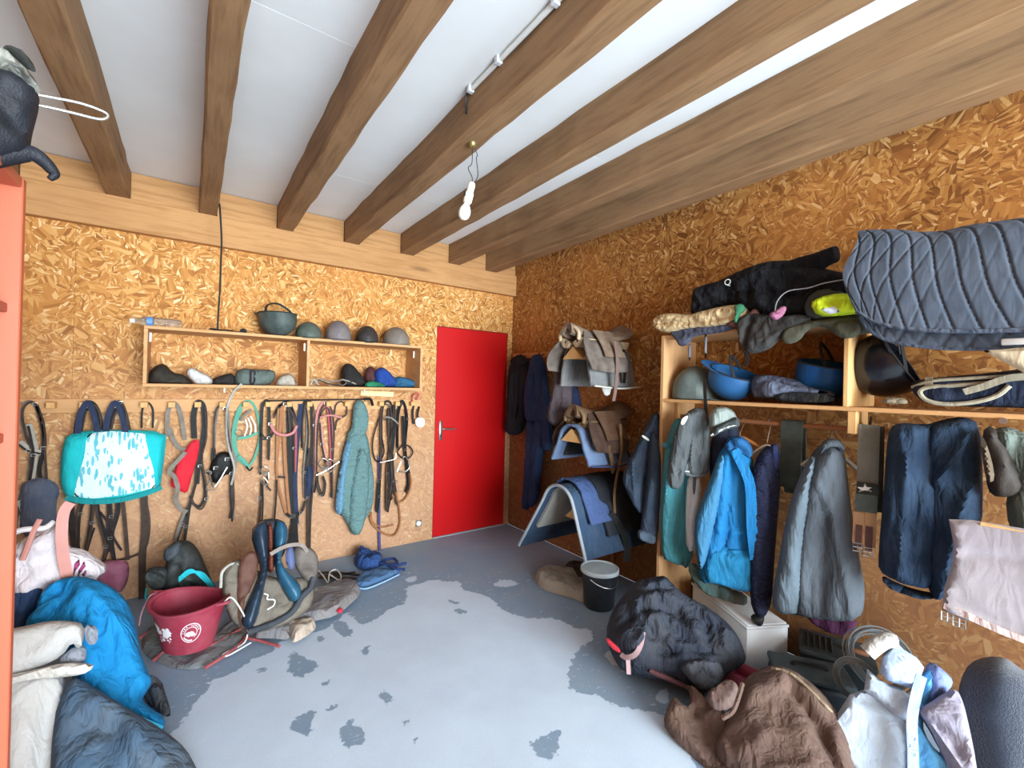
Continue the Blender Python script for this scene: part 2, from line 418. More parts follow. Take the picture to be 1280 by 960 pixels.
mk('wall_plate', boxg(-1.5, XR-.002, YB-.06, YB+.03, 2.485, 2.70, .004), wood_plate, wb, smooth=False)
joists = [(-.985, -.87), (-.48, -.36), (.02, .125), (.52, .635), (1.03, 1.155), (1.535, 1.66), (2.03, 2.15), (2.46, 2.59)]
edges = [-1.5]+[v for j in joists for v in j]+[XR-.002]
for i in range(0, len(edges), 2):
    if edges[i+1]-edges[i] > .02: mk('blocking', boxg(edges[i]+.002, edges[i+1]-.002, YB-.035, YB+.03, 2.704, 2.885, .003), wood_plate, wb, smooth=False)
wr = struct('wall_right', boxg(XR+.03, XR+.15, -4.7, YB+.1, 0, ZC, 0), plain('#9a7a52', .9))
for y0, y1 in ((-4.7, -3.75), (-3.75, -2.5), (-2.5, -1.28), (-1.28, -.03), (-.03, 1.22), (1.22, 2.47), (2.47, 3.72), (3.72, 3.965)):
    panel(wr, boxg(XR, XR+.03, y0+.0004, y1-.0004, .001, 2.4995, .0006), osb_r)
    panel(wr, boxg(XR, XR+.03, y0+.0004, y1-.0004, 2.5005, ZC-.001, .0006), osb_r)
for y in (2.43, 2.2):
    pass
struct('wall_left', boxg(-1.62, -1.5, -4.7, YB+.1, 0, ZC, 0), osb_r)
# rear wall with the wide open stable doorway the daylight comes through
rw = boxg(-1.5, -.9, -4.7, -4.62, 0, ZC, 0); rw = join(rw, boxg(2.78, XR, -4.7, -4.62, 0, ZC, 0), boxg(-.9, 2.78, -4.7, -4.62, 2.45, ZC, 0))
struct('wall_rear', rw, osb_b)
N = NT('ceiling_white'); v = N.obj(); n1 = N.noise(v, 1.2, 4, .6); n2 = N.noise(v, 40, 3)
cc = N.mix(N.ramp(n1, [(.35, '#000000'), (.75, '#ffffff')]), lin('#eeeeec'), lin('#e2e1dd')); N.bump(n2, .05, .002); ceil_m = N.fin(cc, .75, 0, .3)
ce = struct('ceiling', boxg(-1.6, 3.0, -4.7, YB+.16, ZC+.03, ZC+.1, 0), plain('#8a8a86', .9))
xs = [-1.5, -.42, .575, 1.6, XR]
for i in range(4):
    ys = [-4.7, 1.88, YB] if i % 2 else [-4.7, .75, 3.1, YB]
    for j in range(len(ys)-1): mk('ceiling_board', boxg(xs[i]+.0008, xs[i+1]-.0008, ys[j]+.0008, ys[j+1]-.0008, ZC, ZC+.03, .001), ceil_m, ce, smooth=False)
def beamg(x0, x1, sd):
    rnd = random.Random(sd); n = 52; vs = []; fs = []
    for i in range(n+1):
        y = -4.6+(YB-.036+4.6)*i/n
        w = [rnd.uniform(-.004, .004) for _ in range(8)]; ch = .006+abs(rnd.uniform(0, .006))
        pr = [(x0+w[0], ZC-.001), (x0+w[0], 2.70+ch), (x0+ch+w[1], 2.70+w[2]*.4+.001), (x1-ch+w[3], 2.70+w[4]*.4+.001), (x1+w[5], 2.70+ch), (x1+w[5], ZC-.001)]
        vs += [Vector((a, y, b)) for a, b in pr]
    for i in range(n):
        for k in range(6): a = i*6+k; b = i*6+(k+1) % 6; fs.append((a, b, b+6, a+6))
    fs += [tuple(range(6))[::-1], tuple(n*6+k for k in range(6))]
    return (vs, fs)
for i, (a, b) in enumerate(joists): mk('joist', beamg(a, b, i), wood_beam, ce, smooth=False)
# floor: pale screed worn through to dark concrete; the worn outline is measured on the floor itself
LIGHT = [(150, 1000), (205, 940), (215, 915), (232, 895), (240, 882), (258, 862), (262, 850), (282, 845), (300, 835), (318, 822), (335, 818), (352, 800), (372, 792), (398, 790), (415, 780), (432, 765), (441, 770), (450, 781), (468, 776), (480, 765), (500, 755), (510, 742), (505, 735), (527, 728), (545, 724), (560, 727), (577, 726), (578, 738), (600, 741), (618, 750), (628, 762), (650, 770), (668, 773), (690, 771), (708, 778), (722, 786), (738, 786), (744, 798), (728, 808), (716, 825), (710, 845), (712, 860), (730, 867), (750, 868), (765, 880), (795, 886), (822, 890), (840, 900), (860, 935), (890, 1000)]
DARK = [[(361, 830), (366, 812), (372, 820), (392, 826), (400, 832), (385, 842), (375, 847), (362, 842)], [(361, 908), (372, 896), (395, 886), (394, 896), (386, 905), (388, 915), (375, 921)], [(426, 915), (436, 898), (440, 905), (452, 912), (455, 928), (440, 930), (433, 936)], [(660, 928), (672, 926), (684, 916), (700, 912), (698, 928), (696, 948), (672, 946), (668, 936)], [(413, 775), (430, 776), (443, 796), (425, 795)], [(555, 748), (574, 753), (570, 756)], [(568, 760), (583, 763), (582, 767), (568, 766)], [(495, 746), (508, 745), (503, 757), (496, 756)], [(478, 862), (492, 872), (486, 880), (474, 872)], [(408, 883), (423, 881), (423, 886), (410, 887)], [(400, 853), (411, 850), (409, 857), (402, 857)], [(395, 795), (404, 796), (402, 803), (395, 801)], [(506, 897), (512, 899), (512, 907), (507, 904)], [(452, 810), (462, 806), (456, 822)], [(320, 838), (333, 836), (333, 840), (322, 840)], [(517, 922), (523, 922), (520, 928)]]
SPOTS = [[(615, 730), (628, 723), (645, 726), (647, 733), (622, 734)], [(755, 812), (775, 815), (790, 830), (770, 835), (757, 825)], [(818, 862), (835, 860), (838, 882), (820, 880)], [(505, 724), (520, 718), (522, 726), (510, 729)]]
def fpoly(pp): return np.array([tuple(FL(*q))[:2] for q in chaikin(pp, 1)])
def sdp(G, B):
    A0, B0 = B, np.roll(B, -1, 0); ins = np.zeros(len(G), bool)
    for a, b in zip(A0, B0):
        c = (a[1] > G[:, 1]) != (b[1] > G[:, 1])
        if a[1] != b[1]: ins ^= c & (G[:, 0] < (b[0]-a[0])*(G[:, 1]-a[1])/(b[1]-a[1])+a[0])
    return np.where(ins, 1, -1)*segdist(G, A0, B0)
xs = np.concatenate([[-1.5], np.arange(-.8, 2.83, .02), [XR]]); ys = np.concatenate([[-4.7, 0, .5], np.arange(.9, 3.95, .02), [YB+.03]])
GX, GY = np.meshgrid(xs, ys); G = np.stack([GX.ravel(), GY.ravel()], 1)
def clampP(pp):
    return pp
sd = sdp(G, fpoly([(x, min(y, 1000)) for x, y in LIGHT]))
sd = np.where(G[:, 1] < .9, np.where(np.abs(G[:, 0]-.8) < 1.0, .2, -.2), sd)
for q in DARK: sd = np.minimum(sd, -sdp(G, fpoly(q)))
for q in SPOTS: sd = np.maximum(sd, sdp(G, fpoly(q)))
nx = len(xs); fv = [(float(a), float(b), 0) for a, b in G]; ff = [(j*nx+i, j*nx+i+1, (j+1)*nx+i+1, (j+1)*nx+i) for j in range(len(ys)-1) for i in range(nx-1)]
N = NT('worn_concrete_screed'); v = N.obj(); at = N.n('ShaderNodeAttribute'); at.attribute_name = 'worn'
na = N.noise(v, 26, 5, .65); nb_ = N.noise(v, 3.2, 4, .6); nc = N.noise(v, 150, 3, .6); st = N.noise(N.obj((7, 30, 1), (0, 0, .5)), 3, 4, .6)
w = N.math('ADD', at.outputs['Fac'], N.math('MULTIPLY', N.math('SUBTRACT', na, .5), .09))
mask = N.math('MULTIPLY', w, 160, clamp=True)
flk = N.math('MULTIPLY', N.math('SUBTRACT', N.math('MULTIPLY', st, na), .345), 40, clamp=True)   # flecks of screed left in the dark zone
near = N.math('MULTIPLY', N.math('ADD', at.outputs['Fac'], .28), 5, clamp=True)
mask = N.math('MAXIMUM', mask, N.math('MULTIPLY', flk, N.math('MULTIPLY', near, .8)))
lt = N.mix(N.ramp(nb_, [(.35, '#000000'), (.7, '#ffffff')]), lin('#cad9e8'), lin('#c0cddc')); lt = N.mix(N.math('MULTIPLY', N.ramp(nc, [(.4, '#000000'), (.8, '#ffffff')]), .4), lt, lin('#a6b6c6'))
dk = N.mix(N.ramp(nb_, [(.35, '#000000'), (.7, '#ffffff')]), lin('#7c93aa'), lin('#8a98a6')); dk = N.mix(N.math('MULTIPLY', N.ramp(nc, [(.45, '#000000'), (.8, '#ffffff')]), .4), dk, lin('#a4b4c4'))
N.bump(N.math('ADD', mask, N.math('MULTIPLY', nc, .5)), .25, .004)
fm = N.fin(N.mix(mask, dk, lt), .72, 0, .35)
fo = struct('floor', (fv, ff), fm); a = fo.data.attributes.new('worn', 'FLOAT', 'POINT'); a.data.foreach_set('value', np.clip(sd, -.4, .4).astype(np.float32))
# door on the back wall
red = plain('#b90d10', .32, 0, .05, 3, 'red_paint'); steel = plain('#c9c6be', .28, .9, .05, 9, 'satin_steel'); rust = plain('#9a958c', .4, .8, .2, 30, 'worn_steel')
dr = struct('door_1', boxg(1.943, 2.777, YB+.004, YB+.044, .012, 2.075, .003), red)
h = mk('handle', boxg(1.985, 2.022, YB-.006, YB+.004, .96, 1.15, .004), steel, dr)
mk('lever', tube([(2.003, YB-.005, 1.075), (2.003, YB-.05, 1.075), (2.02, YB-.057, 1.075), (2.07, YB-.057, 1.07), (2.135, YB-.055, 1.07)], .0085), steel, h)
mk('keyhole', lathe([(0, 0), (.009, 0), (.009, .004), (0, .004)], (2.003, YB-.008, 1.0), 12, m=Matrix.Rotation(PI/2, 3, 'X')), plain('#222222', .6), h)
mk('door_frame', join(boxg(1.936, 1.943, YB+.002, YB+.044, 0, 2.082, .001), boxg(2.777, 2.784, YB+.002, YB+.044, 0, 2.082, .001), boxg(1.936, 2.784, YB+.002, YB+.044, 2.075, 2.082, .001)), plain('#7d1512', .6), dr, smooth=False)
mk('door_sill', boxg(1.94, 2.78, YB-.01, YB+.044, .001, .011, .002), plain('#9fa3a5', .8), dr, smooth=False)
# wall shelf on the back wall
SH = -0.25, 1.645
t = Thing('wall_shelf', 'long two-compartment wooden wall shelf above the bridle rail on the back wall', 'shelf')
y0 = YB-.33
t.add('shelf_board', boxg(SH[0], SH[1], y0, YB-.002, 1.82, 1.84, .002), wood_shelf, smooth=False)
t.add('shelf_board', boxg(SH[0], SH[1], y0, YB-.002, 1.452, 1.472, .002), wood_shelf, smooth=False)
for x in (SH[0], .705, SH[1]-.02): t.add('side_panel', boxg(x, x+.02, y0+.002, YB-.002, 1.472, 1.82, .002), wood_shelf, smooth=False)
for x, z, yy in ((-.226, 1.80, y0+.05), (.69, 1.80, y0+.05), (1.60, 1.80, y0+.1), (.19, 1.452, y0+.2), (1.2, 1.452, y0+.2)):
    t.add('bracket', boxg(x, x+.012, yy, yy+.012, z-.06 if z > 1.6 else z-.04, z+.0, .002), plain('#f0eee8', .5))
t.done()
t = Thing('masking_tape', 'strip of yellowed masking tape on the back wall just under the wall shelf', 'tape'); t.add('tape', join(ribbon([back(.003).px(451, 491), back(.003).px(492, 493)], (0, -1, 0), .045, .002)), plain('#e9d49a', .7)); t.done()
# peg rail
t = Thing('peg_rail', 'long wooden peg rail with square pegs on the back wall', 'rail')
t.add('rail_board', boxg(-1.2, 1.78, YB-.02, YB-.001, 1.272, 1.362, .003), wood_shelf, smooth=False)
PEGS = [-.99+.148*i+.0 for i in range(-0, 19)]
PEGX = []
for i in range(19):
    x = -.85+.1485*i-.1485
    if x < 1.75: PEGX.append(x); t.add('peg', boxg(x-.02, x+.02, YB-.085, YB-.02, 1.305, 1.343, .003), wood_raw, smooth=False)
t.done()
# right wall: clothes rail unit
XF = XR-.365
t = Thing('clothes_shelf_unit', 'open wooden shelf unit with a clothes rail along the right wall', 'shelf unit')
t.add('side_panel', boxg(XF, XR-.002, 1.765, 1.79, 0.001, 1.86, .003), wood('upright_board', '#cfa070', '#b98a5c', 2, .6, knots=False), smooth=False)
t.add('shelf_board', boxg(XF, XR-.002, -.6, 1.765, 1.84, 1.86, .003), wood_shelf_y, smooth=False)
t.add('shelf_board', boxg(XF, XR-.002, -.6, 1.765, 1.43, 1.45, .003), wood_shelf_y, smooth=False)
t.add('divider', boxg(XF, XR-.002, .765, .787, 1.45, 1.84, .003), wood_raw, smooth=False)
t.add('batten', boxg(XF+.01, XF+.05, .735, .77, 1.325, 1.43, .003), wood_raw, smooth=False)
t.add('batten', boxg(XF+.12, XF+.15, 1.735, 1.764, 1.30, 1.43, .003), wood_raw, smooth=False)
t.add('clothes_rail', tube([(2.66, 1.764, 1.335), (2.66, .3, 1.335), (2.66, -.55, 1.335)], .014, 10), wood_rod)
t.add('rail_batten', boxg(2.62, 2.7, .75, .77, 1.318, 1.43, .003), wood_raw, smooth=False)
t.add('screw', lathe([(0, 0), (.012, 0), (.012, .006), (0, .006)], tuple(Pl((XF, 0, 0), (-1, 0, 0)).px(1254, 526)), 10, m=Matrix.Rotation(-PI/2, 3, 'Y')), steel)
t.done()
# orange cabinet in the foreground
org = plain('#b4583a', .5, 0, .06, 2.2, 'orange_melamine'); orgd = plain('#a34d33', .6, 0, .25, 5, 'worn_brown_shelf')
t = Thing('open_bookcase', 'tall orange open bookcase at the left edge of the room', 'bookcase')
t.add('side_panel', boxg(-.76, -.3, 1.386, 1.408, .002, 1.93, .002), org, smooth=False)
t.add('side_panel', boxg(-.76, -.3, .35, .372, .002, 1.93, .002), org, smooth=False)
t.add('top_board', boxg(-.76, -.302, .372, 1.386, 1.908, 1.93, .002), org, smooth=False)
for z in (1.12, 1.385, 1.66, .6, .08): t.add('shelf_board', boxg(-.76, -.318, .372, 1.386, z-.02, z, .002), orgd, smooth=False)
t.add('back_board', boxg(-.765, -.76, .35, 1.408, .002, 1.93, .0), orgd, smooth=False)
t.done()
# lamp on a joist
ivory = plain('#ece4c8', .4); white = plain('#e8e8e2', .45); blk = plain('#1c1c1e', .5)
hk = Vector((1.095, 1.9, 2.70)); b0 = P(593, 278, 2.2)
b0 = hk+Vector((-.03, .0, -.40)); 
t = Thing('bulb_lamp', 'bare light bulb in a white socket hanging by two thin wires from a joist', 'lamp')
t.add('ceiling_hook', lathe([(0, 0), (.018, 0), (.018, -.012), (.01, -.02), (0, -.02)], hk, 14), plain('#b8a86a', .35, .8))
t.add('wire', tube([hk+Vector((0, 0, -.015)), hk+Vector((.0, 0, -.1)), hk+Vector((-.02, 0, -.13)), hk+Vector((.003, 0, -.17)), hk+Vector((.003, 0, -.2))], .0022, 5), blk)
t.add('wire', tube([hk+Vector((.008, 0, -.012)), hk+Vector((.03, 0, -.05)), hk+Vector((.025, 0, -.07)), hk+Vector((.035, 0, -.15)), hk+Vector((.012, 0, -.2))], .0022, 5), blk)
mt = Matrix.Rotation(math.radians(14), 3, 'Y')
k = t.add('socket', lathe([(0, 0), (.016, 0), (.018, -.01), (.018, -.05), (.022, -.055), (.021, -.1), (.017, -.105), (0, -.105)], hk+Vector((.003, 0, -.2)), 16, m=mt), ivory)
t.add('socket_screw', lathe([(0, 0), (.006, 0), (.006, .02), (0, .02)], hk+Vector((-.035, 0, -.27)), 8), blk, sub=k)
bulb = NT('frosted_bulb_glass'); bm_ = bulb.fin(lin('#efeadb'), .15, 0, .5)
t.add('bulb', lathe([(0, -.1), (.014, -.1), (.015, -.115), (.027, -.14), (.03, -.16), (.024, -.182), (.012, -.192), (0, -.194)], hk+Vector((.003, 0, -.2)), 18, m=mt), bm_)
t.done()
# conduit clipped to the joist
c0 = Vector((1.018, 1.80, 2.873)); c1 = Vector((1.018, .3, 2.873))
t = Thing('conduit', 'white plastic conduit clipped along the fourth joist from the left', 'conduit')
t.add('pipe', tube([c0, c1], .0105, 12, smooth=False), white)
for yy in (1.79, 1.56, 1.2, .8): t.add('clip', boxg(c0.x-.018, c0.x+.012, yy-.012, yy+.012, c0.z-.015, c0.z+.016, .003), plain('#d4d8da', .5), smooth=False)
t.add('cable_end', tube([c0, c0+Vector((0, .03, -.005)), c0+Vector((.005, .045, -.04)), c0+Vector((.004, .04, -.085))], .005, 6), blk)
t.done()
# cable from the joist to the wall shelf
t = Thing('hanging_cable', 'black cable dropping from the second joist to the top of the wall shelf', 'cable')
pb = back(.30)
pts = [Vector((.13, YB-.28, 2.72)), pb.px(275, 262), pb.px(277, 300), pb.px(276, 330), pb.px(275, 360), pb.px(273, 390), pb.px(272, 408)]
pts[1:] = [Vector((p.x, p.y, p.z)) for p in pts[1:]]
pts[-1].z = 1.85
t.add('cable', tube(pts, .006, 7), blk)
t.add('coiled_end', tube([pts[-1], pts[-1]+Vector((-.02, -.02, 0)), pts[-1]+Vector((-.04, .0, 0)), pts[-1]+Vector((.02, .02, 0)), pts[-1]+Vector((.04, -.01, 0)), pts[-1]+Vector((.09, .02, 0))], .006, 6), blk)
t.done()
# sockets
t = Thing('round_wall_socket', 'round white wall socket on a dark square plate right of the hanging jacket', 'socket')
p = back(0).px(523, 654)
t.add('plate', boxg(p.x-.03, p.x+.03, YB-.006, YB-.001, p.z-.03, p.z+.03, .003), plain('#5c625e', .5)); t.add('cover', lathe([(0, 0), (.024, 0), (.022, .008), (.008, .01), (0, .01)], (p.x, YB-.006, p.z), 18, m=Matrix.Rotation(PI/2, 3, 'X')), white); t.done()
# ---------------- tack and clothes on the back wall ----------------
brown = leather('#2e1d14', '#4c3a2e'); dkbrown = leather('#190f0b', '#332620'); black = leather('#0a0a0a', '#211e1c'); tan = leather('#a86a3c', '#8a6244')
greyst = leather('#6a625a', '#8f8578', .6); pinkst = leather('#c87878', '#b08a80', .6); greenst = cloth('#5b9c84', '#4a7a6c', bs=.2); navy = cloth('#27304a', '#3d4658', amt=.6); palest = leather('#b4b0a4', '#8f8a80', .6)
bluest = cloth('#38489a', '#3a3f70', bs=.2); NB = (0, -1, 0)
def W2(pl, pts, o0=0): return [pl.px(p[0], p[1], (p[2] if len(p) > 2 else 0)+o0) for p in pts]
def hang(name, label, cat, items, group=None, pl=None, base=.035):
    """one hanging piece of tack: each item (part name, kind, points, width, material)"""
    if cat == 'bridle': group = 'bridles on the peg rail'
    pl = pl or back(0); t = Thing(name, label, cat, group)
    for i, it in enumerate(items):
        pn, kind, pts, w, m = it[:5]; off = it[5] if len(it) > 5 else base+.004*(i % 5)
        if kind == 'r': g = ribbon(W2(pl, pts, off), pl.n, w*.78, .004, 5)
        elif kind == 'c': g = ribbon(W2(pl, pts, off), pl.n, w, .004, 5, closed=True)
        elif kind == 't': g = tube(W2(pl, pts, off), w, 7, 5)
        elif kind == 'tc': g = tube(W2(pl, pts, off), w, 7, 4, closed=True)
        elif kind == 'k':    # buckle: open metal frame with a prong
            a, b = pts[0]; c = pl.px(a, b, off); s = w
            q = [c+pl.u*dx*s+pl.v*dy*s for dx, dy in ((-1, -.8), (1, -.8), (1, .8), (-1, .8))]
            g = join(tube(q+[q[0]], .0022, 5, smooth=False), tube([(q[0]+q[3])/2, (q[1]+q[2])/2], .0018, 5, smooth=False))
        elif kind == 'p': g = puff(pts, Pl(pl.o+pl.n*off, pl.n), w, .006, w*1.3+.01, .014, (w*.35, 14, 6), seed=i+len(label))
        t.add(pn, g, m)
    if cat == 'bridle' and name == 'bridle':
        rj = random.Random(len(label)+len(items))
        for it in [q for q in items if q[1] == 'r' and q[3] <= .04 and len(q[2]) > 2][:4]:
            dx = rj.choice((-1, 1))*rj.uniform(1.5, 3.2); q = [(p[0]+dx*math.sin(PI*min(1, (k_+.6)/len(it[2]))), p[1]+rj.uniform(0, 4)) for k_, p in enumerate(it[2])]
            t.add('thin_strap', ribbon(W2(pl, q, base+.022), pl.n, .011, .004, 5), rj.choice((black, dkbrown, brown)))
            c = W2(pl, [q[len(q)//2]], base+.026)[0]; s_ = .010; z_ = [c+pl.u*a*s_+pl.v*b*s_ for a, b in ((-1, -.8), (1, -.8), (1, .8), (-1, .8))]
            t.add('buckle', tube(z_+[z_[0]], .002, 5, smooth=False), steel)
    return t.done()
ST = .02
hang('bridle', 'dusty dark bridle with pale webbing at the far left end of the peg rail', 'bridle', [
    ('headpiece', 'r', [(36, 600), (38, 560), (30, 540), (26, 515), (32, 503), (42, 505), (52, 530), (55, 565), (58, 600), (64, 625)], .02, greyst),
    ('cheek_strap', 'r', [(46, 506), (54, 530), (56, 560), (50, 590), (60, 620)], .018, black),
    ('pale_strap', 'r', [(36, 530), (41, 548), (44, 565), (39, 600), (32, 628)], .036, palest),
    ('noseband', 'r', [(24, 552), (38, 563), (52, 566)], .04, palest, .055),
    ('rein', 't', [(24, 636), (34, 622), (47, 612), (56, 622), (58, 640), (50, 648)], .005, black),
    ('pale_strap', 'r', [(23, 626), (30, 640), (37, 665), (41, 672)], .03, palest, .08), ('pale_strap', 'r', [(28, 634), (25, 655), (23, 668)], .02, palest, .075),
    ('bit', 't', [(30, 624), (44, 622), (58, 618)], .006, steel, .085), ('buckle', 'k', [(47, 612)], .016, steel, .07)])
solo('saddle_bag', 'dusty dark blue pouch hanging below the leftmost bridle', 'bag', puff([(22, 608), (44, 596), (66, 600), (76, 612), (70, 630), (72, 655), (66, 672), (24, 676)], back(.06), .05, .01, .07, .02, (.012, 6, 3)), cloth('#4c5568', '#73757c', amt=.7))
hang('bridle', 'black leather bridle hanging behind the left side of the teal bag', 'bridle', [
    ('headpiece', 'r', [(95, 560), (96, 535), (102, 512), (110, 503), (119, 508), (125, 525), (124, 545)], .035, black),
    ('cheek_strap', 'r', [(98, 560), (104, 525), (109, 510), (117, 512), (121, 535), (122, 560)], .022, brown),
    ('rein', 'r', [(92, 615), (88, 640), (92, 665), (96, 692)], .05, dkbrown), ('rein', 'r', [(110, 612), (98, 640), (97, 680)], .022, brown),
    ('rein', 'r', [(116, 615), (113, 650), (107, 688)], .014, black), ('buckle', 'k', [(97, 676)], .018, steel)])
hang('bridle', 'black bridle with twisted reins below the middle of the teal bag', 'bridle', [
    ('headpiece', 'r', [(138, 535), (143, 515), (149, 502), (156, 515), (161, 537)], .03, black),
    ('rein', 'r', [(120, 620), (124, 645), (134, 680), (130, 700)], .026, black), ('rein', 'r', [(136, 615), (137, 645), (134, 690)], .036, dkbrown),
    ('rein', 'r', [(146, 615), (148, 640), (140, 670), (143, 700)], .024, black), ('rein', 'r', [(153, 622), (156, 650), (160, 700)], .026, brown),
    ('rein', 'r', [(118, 660), (112, 678), (108, 692)], .014, black), ('noseband', 'r', [(125, 640), (136, 655), (142, 672), (152, 688)], .016, dkbrown), ('buckle', 'k', [(116, 653)], .012, steel), ('buckle', 'k', [(141, 660)], .012, steel)])
hang('stirrup_leather', 'long brown strap hanging below the right side of the teal bag', 'strap', [
    ('strap', 'r', [(177, 535), (178, 512), (184, 503), (191, 512), (191, 535)], .014, black), ('strap', 'r', [(180, 620), (181, 660), (178, 700), (178, 760)], .05, brown),
    ('strap', 'r', [(182, 622), (187, 655), (182, 685), (168, 695), (140, 702), (124, 702)], .016, brown), ('rope_end', 't', [(183, 735), (182, 748), (185, 757)], .006, plain('#2cc0c8', .7), .06)])
# teal beach bag
teal = cloth('#1fb8bc', '#2aa0a6', amt=.3, bs=.35)
N = NT('leaf_print_fabric'); v = N.obj(); mp = N.n('ShaderNodeMapping'); mp.inputs['Scale'].default_value = (1, 1, 1); N.l(v, mp.inputs[0])
h = None
for a, sc in ((.6, 1), (-.7, 1.1), (1.4, .9)):
    m2 = N.n('ShaderNodeMapping'); m2.inputs['Rotation'].default_value = (0, a, 0); m2.inputs['Scale'].default_value = (42*sc, 1, 10*sc); N.l(v, m2.inputs[0])
    vo = N.n('ShaderNodeTexVoronoi'); vo.inputs['Scale'].default_value = 1; vo.inputs['Randomness'].default_value = .8; N.l(m2.outputs[0], vo.inputs[0])
    q = N.math('LESS_THAN', vo.outputs[0], .33); h = q if h is None else N.math('MAXIMUM', h, q)
big = N.math('GREATER_THAN', N.noise(v, 8, 2), .44); h = N.math('MULTIPLY', h, big)
pr = N.fin(N.mix(h, lin('#cfe6ea'), N.mix(N.noise(v, 14, 2), lin('#2c98a8'), lin('#7cc8d0'))), .8)
t = Thing('beach_bag', 'teal shopping bag with a white leaf-print panel hanging on the peg rail', 'bag')
pl = back(.09)
bd = puff([(85, 543), (110, 538), (140, 537), (208, 539), (207, 560), (203, 590), (200, 612), (172, 622), (130, 629), (92, 627), (80, 618), (75, 600), (76, 572), (80, 552)], pl, .07, .015, .06, .016, (.012, 7, 4), seed=2, sm=1); t.add('body', bd, teal)
plp = back(.166)
t.add('print_panel', drape_on(bd, pl, [(112, 541), (140, 538), (182, 541), (186, 560), (193, 585), (195, 607), (160, 615), (120, 620), (95, 618), (99, 600), (108, 570)], .004, .014), pr)
t.add('bottom_band', ribbon([back(.15).px(82, 622), back(.168).px(110, 627), back(.172).px(150, 625), back(.165).px(185, 616), back(.15).px(202, 609)], NB, .03, .01), cloth('#1a8a8c', '#2a7a7c', amt=.3))
for a in ((140, 540), (105, 540)):
    t.add('handle', ribbon(W2(back(0), [(a[0]-8, 542, .12), (a[0]-5, 520, .1), (a[0]+4, 503, .085), (a[0]+12, 518, .1), (a[0]+17, 542, .12)]), NB, .03, .006), navy)
t.done()
# red fly bonnet and halters
t = Thing('halter', 'grey-brown halter with a red cloth ear bonnet beside the teal bag', 'halter')
p0 = back(.045)
for i, pts in enumerate(([(209, 545), (210, 515), (217, 504), (224, 512), (229, 535), (231, 550)], [(212, 535), (216, 548), (224, 560), (232, 562)], [(232, 565), (224, 574), (212, 588), (218, 596), (222, 610), (220, 625), (226, 636), (234, 640)])): t.add('strap', ribbon(W2(p0, pts, .004*i+(.05 if i == 2 else 0)), NB, .026, .004), greyst)
t.add('ear_bonnet', puff([(240, 550), (250, 549), (248, 570), (243, 585), (238, 603), (234, 618), (222, 612), (211, 607), (218, 590), (222, 575), (229, 566)], back(.06), .03, .01, .04, .014, (.008, 9, 4)), cloth('#d02333', '#e04a50', amt=.3))
t.done()
hang('bridle', 'black headcollar with long reins next to the red ear bonnet', 'bridle', [
    ('headpiece', 'r', [(243, 548), (242, 520), (247, 503), (254, 508), (256, 530), (254, 550)], .045, black), ('strap', 'r', [(256, 512), (257, 545), (251, 570), (255, 600), (256, 620), (250, 633), (242, 630), (238, 620)], .022, black),
    ('strap', 'r', [(254, 550), (248, 580), (246, 605)], .04, dkbrown), ('rein', 'r', [(246, 600), (238, 630), (234, 655), (231, 675)], .02, black), ('rein', 'r', [(232, 640), (226, 655), (220, 675)], .034, greyst), ('buckle', 'k', [(247, 590)], .014, steel)])
hang('bridle', 'grey bridle with a cluster of buckles left of the green halter', 'bridle', [
    ('headpiece', 'r', [(268, 560), (270, 525), (275, 506), (284, 508), (287, 540), (290, 562)], .018, greyst), ('noseband', 'r', [(259, 588), (268, 592), (277, 586), (283, 577), (292, 580)], .022, greyst, .07),
    ('cheek_strap', 'r', [(267, 560), (266, 575), (270, 590)], .03, black), ('cheek_strap', 'r', [(289, 562), (294, 575), (292, 590), (290, 615), (291, 650)], .03, greyst), ('curb_bunch', 'p', [(262, 580), (272, 566), (285, 564), (293, 575), (290, 592), (280, 594), (271, 606), (262, 600)], .035, black),
    ('bit', 't', [(262, 590), (266, 608), (272, 604), (284, 584)], .005, steel, .09), ('curb_chain', 't', [(262, 600), (258, 612), (270, 612)], .004, steel, .085), ('buckle', 'k', [(284, 574)], .013, steel, .09), ('buckle', 'k', [(270, 585)], .013, steel, .09), ('rein', 'r', [(290, 600), (291, 630), (288, 648)], .034, brown)])
solo('grey_rope', 'thin pale grey rope looping from the wall shelf down past the green halter', 'rope', tube([back(.33).px(302, 480, .012), back(.35).px(292, 490), back(.34).px(284, 510), back(.16).px(283, 540), back(.1).px(286, 560), back(.09).px(293, 585), back(.08).px(289, 606)], .008, 8), palest)
hang('halter', 'green rope halter with white webbing on the peg rail', 'halter', [
    ('headpiece', 'r', [(292, 545), (295, 520), (303, 505), (313, 502), (321, 515), (325, 545), (319, 570), (312, 582)], .022, greenst), ('cheek_strap', 'r', [(301, 510), (294, 530), (293, 555), (298, 572), (308, 580)], .04, greenst),
    ('noseband', 'r', [(297, 548), (310, 546), (322, 541)], .026, greenst, .07), ('chin_strap', 'r', [(298, 570), (306, 577), (311, 586)], .03, greenst, .065), ('brow_band', 'r', [(300, 526), (308, 517), (315, 512)], .024, greyst, .06),
    ('mesh_strap', 'r', [(307, 524), (309, 534), (305, 547)], .012, plain('#dcdcd8', .6), .065), ('mesh_strap', 'r', [(310, 522), (314, 534), (312, 546)], .012, plain('#dcdcd8', .6), .066), ('mesh_strap', 'r', [(313, 520), (319, 532), (319, 544)], .012, plain('#dcdcd8', .6), .067),
    ('ring', 'tc', [(295, 541), (299, 537), (303, 541), (299, 545)], .003, steel, .08), ('lead_clip', 't', [(308, 583), (312, 588), (316, 584)], .006, dkbrown, .08)])
